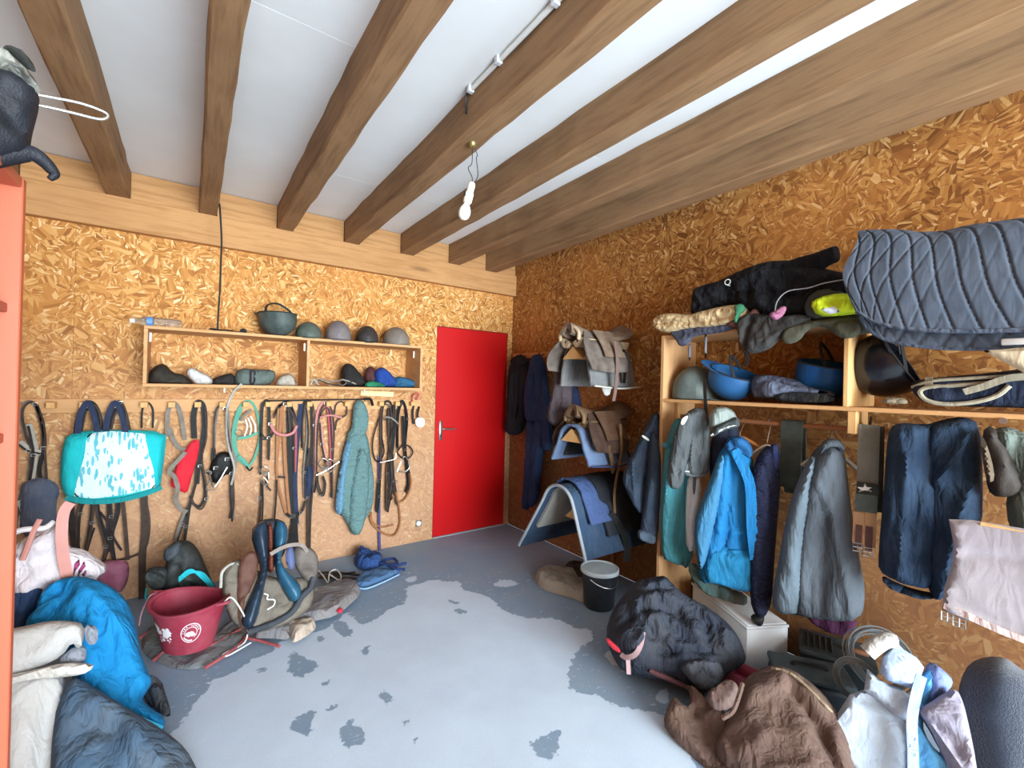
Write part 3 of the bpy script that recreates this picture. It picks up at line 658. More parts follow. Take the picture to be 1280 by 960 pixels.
hang('bridle', 'narrow black bridle with nickel bits and a long thin strap', 'bridle', [
    ('headpiece', 'r', [(326, 590), (327, 540), (329, 505), (336, 503), (337, 530), (336, 575)], .02, black), ('noseband', 'r', [(326, 530), (329, 545), (338, 547), (343, 538)], .014, black), ('bit', 't', [(323, 585), (329, 592), (335, 590), (336, 598)], .006, steel, .07),
    ('bit_ring', 'tc', [(331, 583), (336, 588), (331, 594), (326, 588)], .004, steel, .08), ('bit_ring', 'tc', [(330, 597), (335, 604), (330, 606), (326, 600)], .004, steel, .08), ('rein', 'r', [(327, 600), (326, 630), (324, 660), (323, 700)], .018, brown), ('strap', 'r', [(334, 595), (332, 605), (338, 612)], .012, brown), ('buckle', 'k', [(324, 623)], .014, steel)])
hang('reins', 'pair of tan leather reins hanging in the middle of the peg rail', 'reins', [
    ('rein', 'r', [(352, 505), (350, 540), (346, 580), (349, 610), (358, 642)], .026, tan), ('rein', 'r', [(353, 505), (355, 550), (357, 590), (362, 643)], .026, tan), ('rein', 'r', [(348, 510), (346, 560), (347, 595), (353, 625)], .016, tan), ('keeper', 'r', [(347, 596), (357, 597)], .02, brown), ('end_strap', 'r', [(358, 642), (363, 646)], .03, black)])
hang('bridle', 'black bridle with a pink padded noseband hanging over the tan reins', 'bridle', [
    ('headpiece', 'r', [(343, 520), (350, 508), (359, 502), (366, 512), (372, 530)], .02, black), ('headpiece', 'r', [(345, 515), (352, 506), (362, 506), (364, 545)], .02, black), ('noseband', 't', [(338, 530), (344, 540), (355, 544), (366, 541), (371, 532)], .012, pinkst, .085), ('strap', 'r', [(370, 535), (370, 560), (369, 590)], .016, leather('#b8404c', '#a05058')), ('buckle', 'k', [(338, 530)], .012, steel, .08)])
hang('girth_strap', 'wide black straps hanging almost to the saddle on the floor', 'strap', [
    ('strap', 'r', [(362, 505), (363, 560), (366, 620), (370, 690)], .06, black), ('strap', 'r', [(376, 505), (372, 550), (369, 600), (371, 655)], .04, navy), ('strap', 'r', [(372, 640), (366, 660), (363, 690)], .05, black), ('strap', 'r', [(346, 600), (345, 625), (343, 650)], .016, black), ('buckle', 'k', [(366, 645)], .018, steel)])
hang('riding_crop', 'thin black riding crop lying along the pegs of the peg rail', 'crop', [('shaft', 't', [(336, 501), (400, 500), (462, 499)], .006, black, .1), ('handle', 't', [(455, 499), (463, 499), (466, 507)], .012, black, .1)])
hang('bridle', 'long black bridle with a blue-black padded boot hanging from it', 'bridle', [
    ('headpiece', 'r', [(378, 560), (377, 520), (381, 502), (388, 504), (390, 530), (389, 600), (387, 640), (387, 685)], .022, black), ('headpiece', 'r', [(382, 506), (384, 540), (380, 590), (381, 622)], .024, greyst), ('brushing_boot', 'p', [(381, 582), (389, 580), (392, 590), (391, 606), (386, 622), (380, 624)], .035, navy), ('strap', 'r', [(383, 626), (379, 638), (374, 642)], .01, brown), ('rein', 'r', [(386, 560), (387, 620), (386, 685)], .022, dkbrown)])
hang('bridle', 'bridle with pink and red straps and shiny bits near the right of the rail', 'bridle', [
    ('headpiece', 'r', [(395, 590), (395, 540), (397, 515), (404, 503), (412, 512), (416, 540), (415, 580)], .022, pinkst), ('headpiece', 'r', [(398, 520), (404, 508), (410, 515), (413, 560), (414, 600), (415, 620)], .018, leather('#b04450', '#90545a')), ('browband', 't', [(400, 522), (412, 519), (427, 522)], .009, pinkst, .07), ('cheek_strap', 'r', [(401, 525), (404, 555), (409, 580)], .014, pinkst),
    ('bit', 't', [(395, 594), (404, 590), (414, 584), (424, 577)], .006, steel, .085), ('bit_ring', 'tc', [(404, 573), (412, 580), (405, 587), (398, 580)], .005, steel, .09), ('bit_ring', 'tc', [(412, 574), (419, 581), (413, 590), (407, 582)], .005, steel, .088), ('rein', 'r', [(397, 590), (398, 605), (404, 620), (407, 605), (404, 595)], .014, dkbrown), ('rein', 'r', [(414, 590), (415, 610), (414, 622)], .02, dkbrown), ('buckle', 'k', [(404, 585)], .014, steel, .09), ('rein_end', 'r', [(396, 600), (393, 616)], .018, black)])
hang('strap_loop', 'small brown strap loop on a peg left of the green jacket', 'strap', [('strap', 'r', [(418, 518), (420, 506), (427, 502), (433, 508), (433, 518), (427, 522), (421, 527), (419, 538)], .016, brown)])
# green quilted jacket
gj = cloth('#668482', '#587472', amt=.4, bs=.7, wz=2.2, sc=5); pl = back(.06)
t = Thing('jacket', 'sage green quilted hooded jacket hanging by its hood on the back wall', 'jacket')
def quiltcr(x0, x1, y0, y1, k, sl=2): return [([(x0, y0+(y1-y0)*i/k), (x1, y0+(y1-y0)*i/k+sl)], -.007, .007) for i in range(1, k)]
t.add('body', puff([(440, 540), (452, 536), (460, 545), (464, 575), (468, 600), (466, 635), (458, 645), (450, 668), (440, 669), (434, 655), (425, 640), (421, 600), (430, 560), (434, 545)], pl, .05, .01, .045, .013, (.014, 9, 3), quiltcr(436, 466, 545, 660, 9)+[([(446, 560), (452, 590), (450, 640)], -.02, .012)], seed=5), gj)
t.add('sleeve', puff([(436, 548), (440, 556), (432, 590), (429, 645), (419, 642), (420, 620), (424, 590), (430, 560)], back(.1), .045, .02, .035, .015, (.01, 8, 4), seed=6), cloth('#6890a8', '#5c8094', amt=.4, bs=.6, wz=2.2, sc=5))
t.add('sleeve', puff([(448, 560), (458, 562), (462, 590), (460, 630), (452, 668), (440, 669), (436, 650), (440, 600)], back(.115), .04, .02, .035, .015, (.01, 9, 5), quiltcr(438, 462, 575, 662, 8), seed=7), gj)
t.add('hood', puff([(443, 503), (450, 499), (456, 504), (461, 518), (460, 535), (455, 546), (443, 545), (437, 548), (433, 544), (440, 535), (441, 515)], back(.085), .05, .015, .04, .012, (.01, 12, 5), [([(444, 520), (447, 532), (455, 540)], -.014, .01)], seed=8), gj)
t.done()
# right-hand group of bridles
hang('bridle', 'dark bridle with a coiled rein just right of the green jacket', 'bridle', [
    ('headpiece', 'r', [(475, 600), (477, 560), (477, 520), (481, 503), (489, 505), (492, 530), (488, 560), (484, 600), (483, 638)], .026, dkbrown), ('rein', 't', [(475, 520), (467, 545), (466, 565), (472, 577), (480, 566), (477, 545)], .006, black), ('noseband', 'r', [(481, 521), (490, 523), (498, 530)], .02, greyst, .07), ('cheek_strap', 'r', [(474, 600), (472, 620), (471, 640)], .03, black), ('buckle', 'k', [(474, 601)], .016, steel)])
hang('bridle', 'brown bridle with a large nickel bit ring beside the coiled rein', 'bridle', [
    ('headpiece', 'r', [(486, 510), (487, 540), (490, 570), (492, 600), (497, 630)], .036, dkbrown), ('headpiece', 'r', [(493, 506), (492, 550), (487, 590), (489, 625)], .03, black), ('bit', 't', [(475, 578), (485, 576), (494, 573), (495, 566)], .007, steel, .085), ('bit_ring', 'tc', [(505, 571), (511, 577), (512, 584), (506, 590), (498, 589), (497, 588)], .005, steel, .09), ('cheek_strap', 'r', [(489, 570), (490, 598), (484, 640)], .018, brown), ('buckle', 'k', [(495, 602)], .014, steel)])
hang('bridle', 'black bridle on the last peg before the white tag', 'bridle', [
    ('headpiece', 'r', [(497, 560), (497, 525), (499, 506), (504, 502), (508, 520), (506, 560), (510, 600), (507, 615)], .028, black), ('rein', 't', [(505, 555), (500, 560), (497, 566), (504, 573), (512, 572), (516, 565), (512, 558), (505, 556)], .006, black), ('cheek_strap', 'r', [(503, 520), (505, 560), (511, 590)], .02, dkbrown)])
hang('reins', 'coiled tan reins hanging in big loops below the right-hand bridles', 'reins', [
    ('rein', 't', [(486, 570), (483, 590), (485, 610), (493, 622), (502, 627), (510, 618), (514, 604), (512, 590)], .009, tan), ('rein', 't', [(462, 645), (467, 657), (480, 667), (493, 669), (500, 655), (499, 635), (495, 615)], .008, tan), ('rein', 't', [(464, 640), (466, 652), (478, 659), (492, 656)], .006, tan)])
hang('lead_rope', 'purple lead rope hanging down to the blue pad on the floor', 'rope', [('rope', 'r', [(474, 570), (474, 620), (474, 660), (475, 698)], .028, cloth('#45416e', '#54507c', bs=.2)), ('clip', 'k', [(474, 570)], .014, steel), ('rope_end', 'r', [(475, 694), (470, 703), (473, 706)], .024, bluest)])
hang('strap_loop', 'dark strap loop holding a square white tag left of the red door', 'strap', [('strap', 'r', [(517, 530), (516, 515), (518, 504)], .022, dkbrown), ('strap', 'r', [(524, 508), (522, 520), (526, 526)], .022, black), ('tag', 'p', [(519, 522), (531, 522), (531, 534), (520, 534)], .012, white), ('red_cord', 't', [(515, 505), (517, 494), (524, 492), (521, 500)], .007, plain('#c85a54', .7))])
# ---------------- on the wall shelf ----------------
def dome(c, rx, ry, rz, yaw=0, flip=False, hollow=False, seg=28):
    prof = [(math.sin(a)*1.0, math.cos(a)) for a in np.linspace(0.02, PI*.5, 10)]+[(.995, -.16), (.97, -.3)]
    if hollow: prof += [(.9, -.3), (.92, -.1)]+[(math.sin(a)*.93, math.cos(a)*.9) for a in np.linspace(PI*.5, .05, 7)]
    m = Matrix.Rotation(yaw, 3, 'Z')
    if flip: m = m @ Matrix.Rotation(PI, 3, 'X')
    return lathe([(r, z) for r, z in prof], (0, 0, 0), seg), m
def helmet(label, c, rx, ry, rz, col, yaw=0, flip=False, tilt=(0, 0), peak=True, strap=True, col2=None, rough=.5, name='riding_helmet', group=None, vents=0, lining='#1d1d1f'):
    """c: lowest point; the shell is a lathe of a real helmet profile, with peak, rim, lining and harness"""
    t = Thing(name, label, 'helmet', group); g, _ = dome(None, 1, 1, 1, hollow=True)
    base = (1.0 if flip else .3)*rz
    m = Matrix.Rotation(yaw, 3, 'Z') @ Matrix.Rotation(tilt[0], 3, 'X') @ Matrix.Rotation(tilt[1], 3, 'Y')
    if flip: m = m @ Matrix.Rotation(PI, 3, 'X')
    c = Vector(c)+Vector((0, 0, base))
    f = lambda v: c+m @ Vector((v.x*rx, v.y*ry*(1.08 if v.y < 0 else 1), v.z*rz))
    lt = plain(lining, .8, 0, .2)
    mt = plain(col, rough, 0, .22, 14) if not col2 else cloth(col, col2, rough=rough, sc=9, amt=.8, bs=.1)
    s = t.add('shell', mapped(g, f), mt)
    if peak:
        vs = []; n = 12
        for k in range(n+1):
            a = PI*(1.18+.64*k/n); q = math.sin(PI*k/n)
            for rr, zz in ((.96, -.2), (1.0+.42*q, -.24-.08*q), (1.0+.42*q, -.28-.08*q), (.96, -.27)): vs.append(f(Vector((math.cos(a)*rr, math.sin(a)*rr, zz))))
        fs = [(k*4+j, k*4+(j+1) % 4, (k+1)*4+(j+1) % 4, (k+1)*4+j) for k in range(n) for j in range(4)]
        t.add('peak', (vs, fs+[(0, 1, 2, 3), (n*4+3, n*4+2, n*4+1, n*4)]), mt)
    t.add('rim', tube([f(Vector((math.cos(a)*.99, math.sin(a)*.99, -.29))) for a in np.linspace(0, 2*PI, 20)[:-1]], .004, 6, 2, closed=True), lt)
    if strap:
        up = 1 if flip else -1
        pts = [f(Vector((.9, .1, -.28))), f(Vector((.8, -.05, -.28)))+Vector((0, 0, up*.3*rz*(1 if flip else .2))), f(Vector((.2, -.25, -.35)))+Vector((0, 0, up*(.55*rz if flip else .0))), f(Vector((-.6, -.1, -.3)))+Vector((0, 0, up*(.4*rz if flip else 0))), f(Vector((-.9, .1, -.28)))]
        if flip: t.add('chin_strap', ribbon(pts, (-.5, -.8, .1), .016, .004), lt)
    return t.done()
zs = 1.8405
def onsh(x, w=0): # position on the wall shelf top under pixel column x
    r = ray(x, 415); Yc = YB-.19; return (EYEP+r*(Yc/r.y)).x
helmet('scuffed black helmet lying upside down with its harness up, leftmost on the wall shelf', (onsh(347), YB-.19, zs), .125, .14, .135, '#3a4340', yaw=.5, flip=True, col2='#5c6560', group='riding helmets on the wall shelf')
for x, w, h, cl, c2, lb in ((386, .095, .105, '#465049', '#676c60', 'dusty dark green riding hat second from the left on the wall shelf'), (423, .1, .13, '#6c6264', '#8a8078', 'greyish plum riding hat in the middle of the row on the wall shelf'), (459, .092, .115, '#2b2827', '#4a423c', 'black velvet riding hat fourth in the row on the wall shelf'), (495, .1, .125, '#6c625a', '#8a7e70', 'dusty grey-brown riding hat at the right end of the row on the wall shelf')):
    helmet(lb, (onsh(x), YB-.19, zs), w, w*1.1, h, cl, yaw=-.3 if x != 495 else .9, col2=c2, group='riding helmets on the wall shelf')
N = NT('clear_bottle_plastic'); N.b.inputs['Transmission Weight'].default_value = .92; clear = N.fin(lin('#eef4f6'), .08); N.b.inputs['IOR'].default_value = 1.2
t = Thing('water_bottle', 'clear plastic water bottle lying on the left end of the wall shelf', 'bottle')
bx, bz = onsh(205), zs+.034; m = Matrix.Rotation(-PI/2, 3, 'Y')
pf = [(0, 0), (.012, 0), (.013, .02), (.016, .03), (.03, .07)]+[(.031+.0015*(k % 2), .08+.018*k) for k in range(9)]+[(.03, .25), (.02, .262), (0, .262)]
t.add('body', lathe(pf, (onsh(231), YB-.2, bz-.001), 20, m=m @ Matrix.Scale(-1, 3, (0, 0, 1))), clear)
t.p[-1] = ('body', lathe([(r, .28-z) for r, z in reversed(pf)], (onsh(231), YB-.2, bz), 20, m=m), clear, None, None, True)
t.add('cap', lathe([(0, .262), (.014, .262), (.014, .285), (0, .285)], (onsh(231), YB-.2, bz), 16, m=m), white)
t.add('label', lathe([(.0305, .17), (.0335, .171), (.0335, .2), (.0305, .201)], (onsh(231), YB-.2, bz), 20, m=m), plain('#5b8fd0', .5))
t.done()
t = Thing('sunglasses', 'dark strap and glasses lying on the wall shelf beside the hanging cable', 'glasses')
xx = onsh(304)
t.add('lens', lathe([(0, 0), (.022, 0), (.02, .004), (0, .005)], (xx, YB-.2, zs+.022), 14, m=Matrix.Rotation(1.2, 3, 'X')), blk); t.add('arm', tube([(xx-.13, YB-.19, zs+.006), (xx-.06, YB-.2, zs+.008), (xx, YB-.2, zs+.02)], .0045, 6), blk)
t.done()
zf = 1.4725
def lump(name, label, cat, outl, col, c2=None, T=.07, off=.16, extra=(), seed=0, nz=(.02, 12, 12), pl=None, s=.012, mat=None, Tb=.06, group=None, zmin=None):
    pl = pl or back(off); t = Thing(name, label, cat, group); t.add('body', puff(outl, pl, T, Tb, min(T, .05)+.01, s, nz, seed=seed, zmin=zmin if zmin else zf), mat or cloth(col, c2, amt=.6))
    for pn, o2, m2, T2, offn in extra: t.add(pn, puff(o2, Pl(pl.o+pl.n*offn, pl.n), T2, .005, T2+.01, s, (T2*.3, 12, 8), seed=seed+3, zmin=zmin if zmin else zf), m2)
    return t.done()
G1 = 'gloves and cloths in the wall shelf'
lump('glove', 'crumpled black glove in the left corner of the wall shelf', 'glove', [(184, 484), (185, 466), (196, 456), (206, 454), (216, 466), (230, 468), (241, 478), (240, 484)], '#2b2620', '#4a443c', T=.08, group=G1, seed=1)
lump('sock', 'white rolled sock beside the crumpled black glove in the wall shelf', 'sock', [(231, 466), (238, 458), (250, 464), (262, 470), (267, 477), (262, 483), (246, 483), (238, 474)], '#cfcdc8', '#a8a49c', T=.05, off=.2, seed=2, group=G1)
lump('glove', 'thin black glove between the white sock and the grey boot', 'glove', [(262, 484), (264, 474), (280, 468), (292, 466), (298, 484)], '#232020', '#3c3834', T=.05, seed=3, group=G1)
lump('brushing_boot', 'grey-green horse boot lying in the left compartment of the wall shelf', 'boot', [(294, 484), (293, 468), (300, 460), (320, 462), (343, 462), (345, 472), (338, 481), (320, 484)], '#56615c', '#717a74', T=.06, off=.2, extra=[('fastening_strap', [(312, 462), (320, 462), (319, 481), (311, 481)], blk, .01, .06)], seed=4, nz=(.01, 9, 9), group=G1)
lump('cloth', 'small pile of whitish rags left of the shelf divider', 'cloth', [(344, 484), (347, 473), (357, 467), (366, 468), (371, 482), (370, 484)], '#bdb6a8', '#8c7f6e', T=.05, off=.2, seed=5, group=G1)
hang('bit_strap', 'tangle of thin straps and a steel bit lying right of the shelf divider', 'strap', [('strap', 'r', [(392, 479), (400, 474), (415, 477), (430, 475), (445, 480)], .014, greyst), ('strap', 'r', [(398, 475), (412, 480), (428, 481), (440, 477)], .012, black), ('bit_ring', 'tc', [(428, 474), (433, 478), (428, 482), (423, 478)], .004, steel), ('strap', 't', [(388, 482), (392, 474), (398, 481)], .006, palest)], base=.22)
lump('hat', 'rounded black felt cap lying in the right compartment of the wall shelf', 'cap', [(426, 478), (427, 460), (432, 454), (440, 455), (448, 464), (456, 474), (458, 484), (430, 484)], '#22201f', '#35312e', T=.07, off=.15, seed=6, nz=(.005, 8, 8), group=G1)
lump('cloth', 'dark maroon cloth ball between the black cap and the blue gloves', 'cloth', [(455, 478), (457, 462), (463, 457), (470, 462), (470, 480)], '#4c2528', T=.05, off=.13, seed=7, group=G1)
lump('glove', 'bright blue crumpled glove in the right compartment of the wall shelf', 'glove', [(468, 478), (468, 464), (476, 458), (484, 462), (493, 472), (500, 482), (498, 484), (472, 484)], '#20408a', '#2a467e', T=.06, off=.17, seed=8, group=G1)
lump('glove', 'teal blue glove at the right end of the wall shelf', 'glove', [(490, 482), (494, 470), (508, 472), (520, 477), (523, 484), (494, 485)], '#2a5a7c', '#35647c', T=.05, off=.18, seed=9, group=G1)
lump('cord', 'small green cord bundle in front of the blue glove on the shelf', 'cord', [(455, 485), (458, 477), (468, 476), (480, 480), (483, 485)], '#2a7a58', '#1f4f3c', T=.03, off=.26, seed=10, group=G1)
# ---------------- the three saddle racks and clothes hung by the door ----------------
def saddle(t, org, ang, L=.46, seatm=None, flapm=None, fdrop=.40, flen=.34, tilt=0, girth=True, lining=None, stitch=None):
    """English saddle: org = centre of the tree on top of the rack; local x runs from pommel (+) to cantle (-)"""
    m = Matrix.Rotation(ang, 3, 'Z') @ Matrix.Rotation(tilt, 3, 'Y'); org = Vector(org)
    f = lambda x, y, z: org+m @ Vector((x, y, z))
    rows = []
    for i in range(9):
        u = i/8; x = L*(.5-u)
        w = np.interp(u, [0, .15, .4, .7, .9, 1], [.05, .075, .09, .15, .15, .09]); zc = np.interp(u, [0, .2, .5, .8, 1], [.125, .095, .06, .09, .15])
        rows.append([f(x-(.03*(abs(k)/3)**2 if u > .8 else -.02*(abs(k)/3)**2), w*k/3, zc-.075*(abs(k)/3)**2.2*(1-.35*(u > .6))) for k in (-3, -2, -1, 0, 1, 2, 3)])
    t.add('seat', net(rows, .03, 4, 4), seatm)
    for s in (-1, 1):
        g = []
        for i in range(6):      # down the side
            v = i/5; yy = s*(.065+.15*math.sin(min(v*1.5, 1.35))+.02*v); zz = .07-fdrop*v**1.05
            fw = flen*(.62+.3*math.sin(v*2.4)); bk = -flen*(.42-.14*v)
            g.append([f(bk+(fw-bk)*k/5-.02, yy+s*.012*math.sin(k*1.3), zz+.03*abs(k/5-.45)*v) for k in range(6)])
        e = t.add('flap', net(g, .009, 4, 4, amp=.006, fr=9, seed=s+3), flapm)
        g = []
        for i in range(4):
            v = i/3; yy = s*(.075+.14*math.sin(min(v*1.2, 1.2))); zz = .085-.2*v
            g.append([f(-.1+.22*k/3, yy+s*.016, zz) for k in range(4)])
        t.add('skirt', net(g, .007, 4, 4, amp=.003, seed=s), seatm, sub=None)
        g = [[f(L*(.44-.9*i/6), s*(.03+.075*j/3), (.02+.03*math.sin(i/6*PI)*0)-(.055+.03*(i > 4))*math.sin((j+.5)/3.5*PI)-.0) for j in range(4)] for i in range(7)]
        t.add('panel_cushion', net(g, .03, 3, 4), lining or flapm)
    t.add('pommel_arch', tube([f(L*.47, .1*math.cos(a), .03+.075*math.sin(a)) for a in np.linspace(-.35, PI+.35, 9)], .014, 8, 3), lining or seatm)
    return f
def rack(t, Y, z, L=.5, m=None):
    x0 = XR-L; w = .085
    for s in (-1, 1):   # two sloping boards meeting at a ridge, closed by a triangular nose
        o = Vector((x0, Y, z)); t.add('rack_board', obox(o+Vector((.003, 0, 0)), (L-.005, 0, 0), (0, s*w, -.075), (0, -s*.012, -.013)), wood_raw, smooth=False)
    o = Vector((x0, Y, z-.002)); vs = [o+Vector((a, b, c)) for a in (-.014, .003) for b, c in ((0, .004), (w+.02, -.088), (-w-.02, -.088))]
    t.add('rack_nose', (vs, [(0, 2, 1), (3, 4, 5), (0, 1, 4, 3), (1, 2, 5, 4), (2, 0, 3, 5)]), wood_raw, smooth=False)
dusty = leather('#5e4d40', '#85756a', .65); dustyflap = leather('#564a41', '#7b7068', .7); beigel = cloth('#b8a284', '#988468', amt=.6, bs=.2); greyfelt = cloth('#6c6c6c', '#8a8680', amt=.7)
YS = 2.40
racks = []
for z, lb in ((1.81, 'top wooden saddle rack of three beside the red door, under the dusty grey saddle'), (1.20, 'middle wooden saddle rack, under the brown saddle with the blue suede pad'), (.62, 'lowest wooden saddle rack, under the big navy saddle pad')):
    t = Thing('saddle_rack', lb, 'saddle rack', 'wooden saddle racks'); rack(t, YS, z, .56 if z > .8 else .5); t.done()
# top saddle
t = Thing('saddle', 'dusty grey-brown saddle with a worn orange seat on the highest saddle rack', 'saddle')
f = saddle(t, (2.50, YS, 1.85), PI, .56, leather('#6b5646', '#93806c', .6), dustyflap, .30, .34, lining=beigel)
t.add('seat_patch', net([[f(.06-.2*i/4, .075*(j-2)/2*math.sin((i+.7)/5.2*PI), np.interp(.5-(.06-.2*i/4)/.5, [0, .2, .5, .8, 1], [.125, .095, .06, .09, .15])+.019-.012*((j-2)/2)**2) for j in range(5)] for i in range(5)], .004, 4, 4), leather('#a2602f', '#8a5a36', .6))
for s in (-1, 1):
    t.add('stirrup_leather', ribbon([f(.02, s*.22, .0), f(.02, s*.245, -.15), f(.03, s*.245, -.33), f(.045, s*.24, -.43)], (0, -1, 0), .03, .006), leather('#7b6258', '#6b5850', .7))
t.add('girth_tab', puff([(752, 470), (764, 470), (764, 492), (757, 496), (752, 486)], Pl(f(-.05, 0, 0), (-.6, -.8, 0)), .006, .004, .01, .01), plain('#e4e2da', .6)); t.add('girth_strap', ribbon([f(-.1, .2, -.05), f(-.1, .215, -.2), f(-.1, .21, -.3)], (0, -1, 0), .028, .005), black)
t.done()
def padnet(x0, x1, w, drop, ztop, Y, n=5, near=None, cut=.0, amp=.006, th=.014, seed=0, r=.08, bulge=.0, disp=None, uneven=0, k=12):
    g = []; WW = (w, drop)
    for i in range(n):
        x = x0+(x1-x0)*i/(n-1); row = []
        for j in range(k+1):
            v = -1+2*j/k; a = abs(v); s = 1 if v > 0 else -1
            w, drop = (WW if s > 0 or not near else near)
            arc = min(a*(r+drop), r*1.57); lin_ = max(0, a*(r*.57+drop)-r*.9)
            y = s*(r*math.sin(min(a*2.2, 1)*1.25)+max(0, a-.45)*w); z = ztop-r*(1-math.cos(min(a*2.2, 1)*1.25))-max(0, a-.45)/.55*drop*(1-cut*(i/(n-1)))
            row.append(Vector((x, Y+y, z+uneven*(i/(n-1))*a)))
        g.append(row)
    return net(g, th, 4, 3, amp=amp, fr=7, seed=seed, disp=disp)
t = Thing('saddle_cloth', 'grey numnah hanging under the top saddle', 'saddle pad')
t.add('pad', padnet(2.30, 2.78, .10, .24, 1.84, YS, seed=1, amp=.01, r=.115), greyfelt); t.add('trim', tube([Vector((2.295, YS-.205, 1.525)), Vector((2.55, YS-.22, 1.51)), Vector((2.78, YS-.22, 1.525))], .007, 6), plain('#b5b0a4', .7)); t.done()
# middle saddle
t = Thing('saddle', 'brown suede-flapped saddle on the middle saddle rack', 'saddle')
f = saddle(t, (2.54, YS, 1.25), PI, .50, leather('#5a3e2c', '#6d5644', .6), leather('#402c22', '#57443a', .6), .28, .30, lining=leather('#7c6244', '#665038', .7))
t.add('stirrup_leather', ribbon([f(.0, .235, -.0), f(-.0, .25, -.2), f(.03, .235, -.4), f(.03, .22, -.52), f(.02, .22, -.66)], (0, -1, 0), .022, .005), leather('#8a6a44', '#70563a'))
t.add('girth_strap', ribbon([f(.1, .22, -.15), f(.08, .235, -.27), f(.06, .23, -.35)], (0, -1, 0), .03, .006), leather('#6a5038', '#54402e')); t.done()
t = Thing('saddle_cloth', 'light blue suede saddle pad under the middle saddle', 'saddle pad')
sb = cloth('#5c6c88', '#6e7c92', amt=.6, bs=.3)
t.add('pad', padnet(2.26, 2.70, .16, .20, 1.235, YS, seed=4, amp=.012, r=.115), sb); t.add('binding', tube([Vector((2.255, YS-.235, .965)), Vector((2.5, YS-.25, .95)), Vector((2.70, YS-.24, .965))], .006, 6), plain('#28385c', .7)); t.add('underside', padnet(2.36, 2.74, .12, .16, 1.215, YS, seed=5, r=.105), cloth('#23262e', bs=.2)); t.done()
# lower pads
nvy = cloth('#2b3d54', '#43525f', amt=.5, bs=.5, sc=7); 
t = Thing('saddle_pad', 'large quilted navy saddle pad with grey binding over the lowest saddle rack', 'saddle pad')
q = lambda u, v: .004*abs(math.sin(v*34))+.003*abs(math.sin(u*26))
t.add('pad', padnet(2.17, 2.80, .56, .46, .80, YS+.0, 6, (.24, .34), seed=7, amp=.008, th=.02, r=.16, disp=q), nvy)
for yy in (-1, 1):
    pass
def edge(x, w, drop, ztop, Y, r, off=0, near=(.24, .34)):
    pts = []
    for j in range(13):
        v = -1+j/6; a = abs(v); s = 1 if v > 0 else -1
        if s < 0: w, drop = near
        else: w, drop = .56, .46
        pts.append(Vector((x+off, Y+s*(r*math.sin(min(a*2.2, 1)*1.25)+max(0, a-.45)*w), ztop-r*(1-math.cos(min(a*2.2, 1)*1.25))-max(0, a-.45)/.55*drop)))
    return pts
t.add('binding', tube(edge(2.17, .56, .46, .80, YS+.0, .16, -.004), .012, 7, 3), plain('#8a8f94', .8)); t.done()
t = Thing('felt_pad', 'grey felt arched pad tucked under the navy saddle pad', 'saddle pad'); t.add('pad', padnet(2.21, 2.75, .30, .26, .772, YS+.0, 5, (.12, .25), seed=9, amp=.006, th=.022, r=.135), cloth('#8d8a84', '#a09a90', amt=.5, bs=.2)); t.done()
t = Thing('saddle_pad', 'black and mid-blue saddle pad folded on top of the navy pad', 'saddle pad')
t.add('pad', padnet(2.40, 2.82, .34, .30, .842, YS+.0, 5, (.20, .26), seed=11, amp=.01, th=.018, r=.17), cloth('#22242a', '#34363c', bs=.4)); t.add('blue_patch', padnet(2.25, 2.46, .20, .05, .838, YS+.0, 5, (.16, .16), seed=12, amp=.006, th=.012, r=.165), cloth('#3f5078', '#4a5a7c', amt=.5)); t.add('strap', ribbon([Vector((2.45, YS-.24, .62)), Vector((2.52, YS-.29, .5)), Vector((2.56, YS-.3, .38)), Vector((2.57, YS-.3, .27))], (-.7, -.7, 0), .045, .005), black); t.done()
t = Thing('batten', 'thin wooden batten fixed upright under the saddle racks', 'batten'); 
t.add('batten', boxg(XR-.022, XR-.002, 2.45, 2.485, .02, 1.04, .002), wood('dark_batten', '#a8774a', '#8a5f3a', 2, 1, knots=False), smooth=False); t.done()
t = Thing('leaning_stick', 'thin wooden stick leaning against the wall left of the shelf unit', 'stick'); t.add('stick', tube([Vector((2.60, 1.90, .01)), Vector((2.80, 1.84, 1.05))], .015, 8, smooth=False), wood_rod); t.done()
# hooks board by the door, jackets hanging from it
t = Thing('hook_board', 'short wooden hook board on the right wall next to the red door', 'hooks')
a, b = right(.0).px(644, 446), right(.0).px(682, 447)
t.add('board', boxg(XR-.02, XR-.001, min(a.y, b.y)-.1, 3.92, a.z-.03, a.z+.03, .003), wood_shelf_y, smooth=False)
for yy in [right(.08).px(q_, 447).y for q_ in (651, 674, 697)]: t.add('hook', tube([Vector((XR-.02, yy, a.z)), Vector((XR-.07, yy, a.z-.01)), Vector((XR-.08, yy, a.z+.02))], .006, 7), blk)
t.done()
def garment(name, label, cat, parts, group=None):
    t = Thing(name, label, cat, group)
    for p in parts:
        pn, outl, pl, m = p[:4]; kw = dict(p[4]) if len(p) > 4 else {}
        kw.setdefault('s', .013); kw['r'] = min(kw.get('r', .035), .038); kw.setdefault('nz', (.022, 9, 2.0)); kw['T'] = kw.get('T', .04)*.8
        t.add(pn, puff(outl, pl, **kw), m, sub=p[5] if len(p) > 5 else None)
    return t.done()
bk = cloth('#1d2026', '#2c2f35', amt=.5, bs=.5); cov = cloth('#22365c', '#36496a', amt=.5, bs=.5); p1 = right(.09)
fr = dict(T=.07, Tb=.04, seed=1)
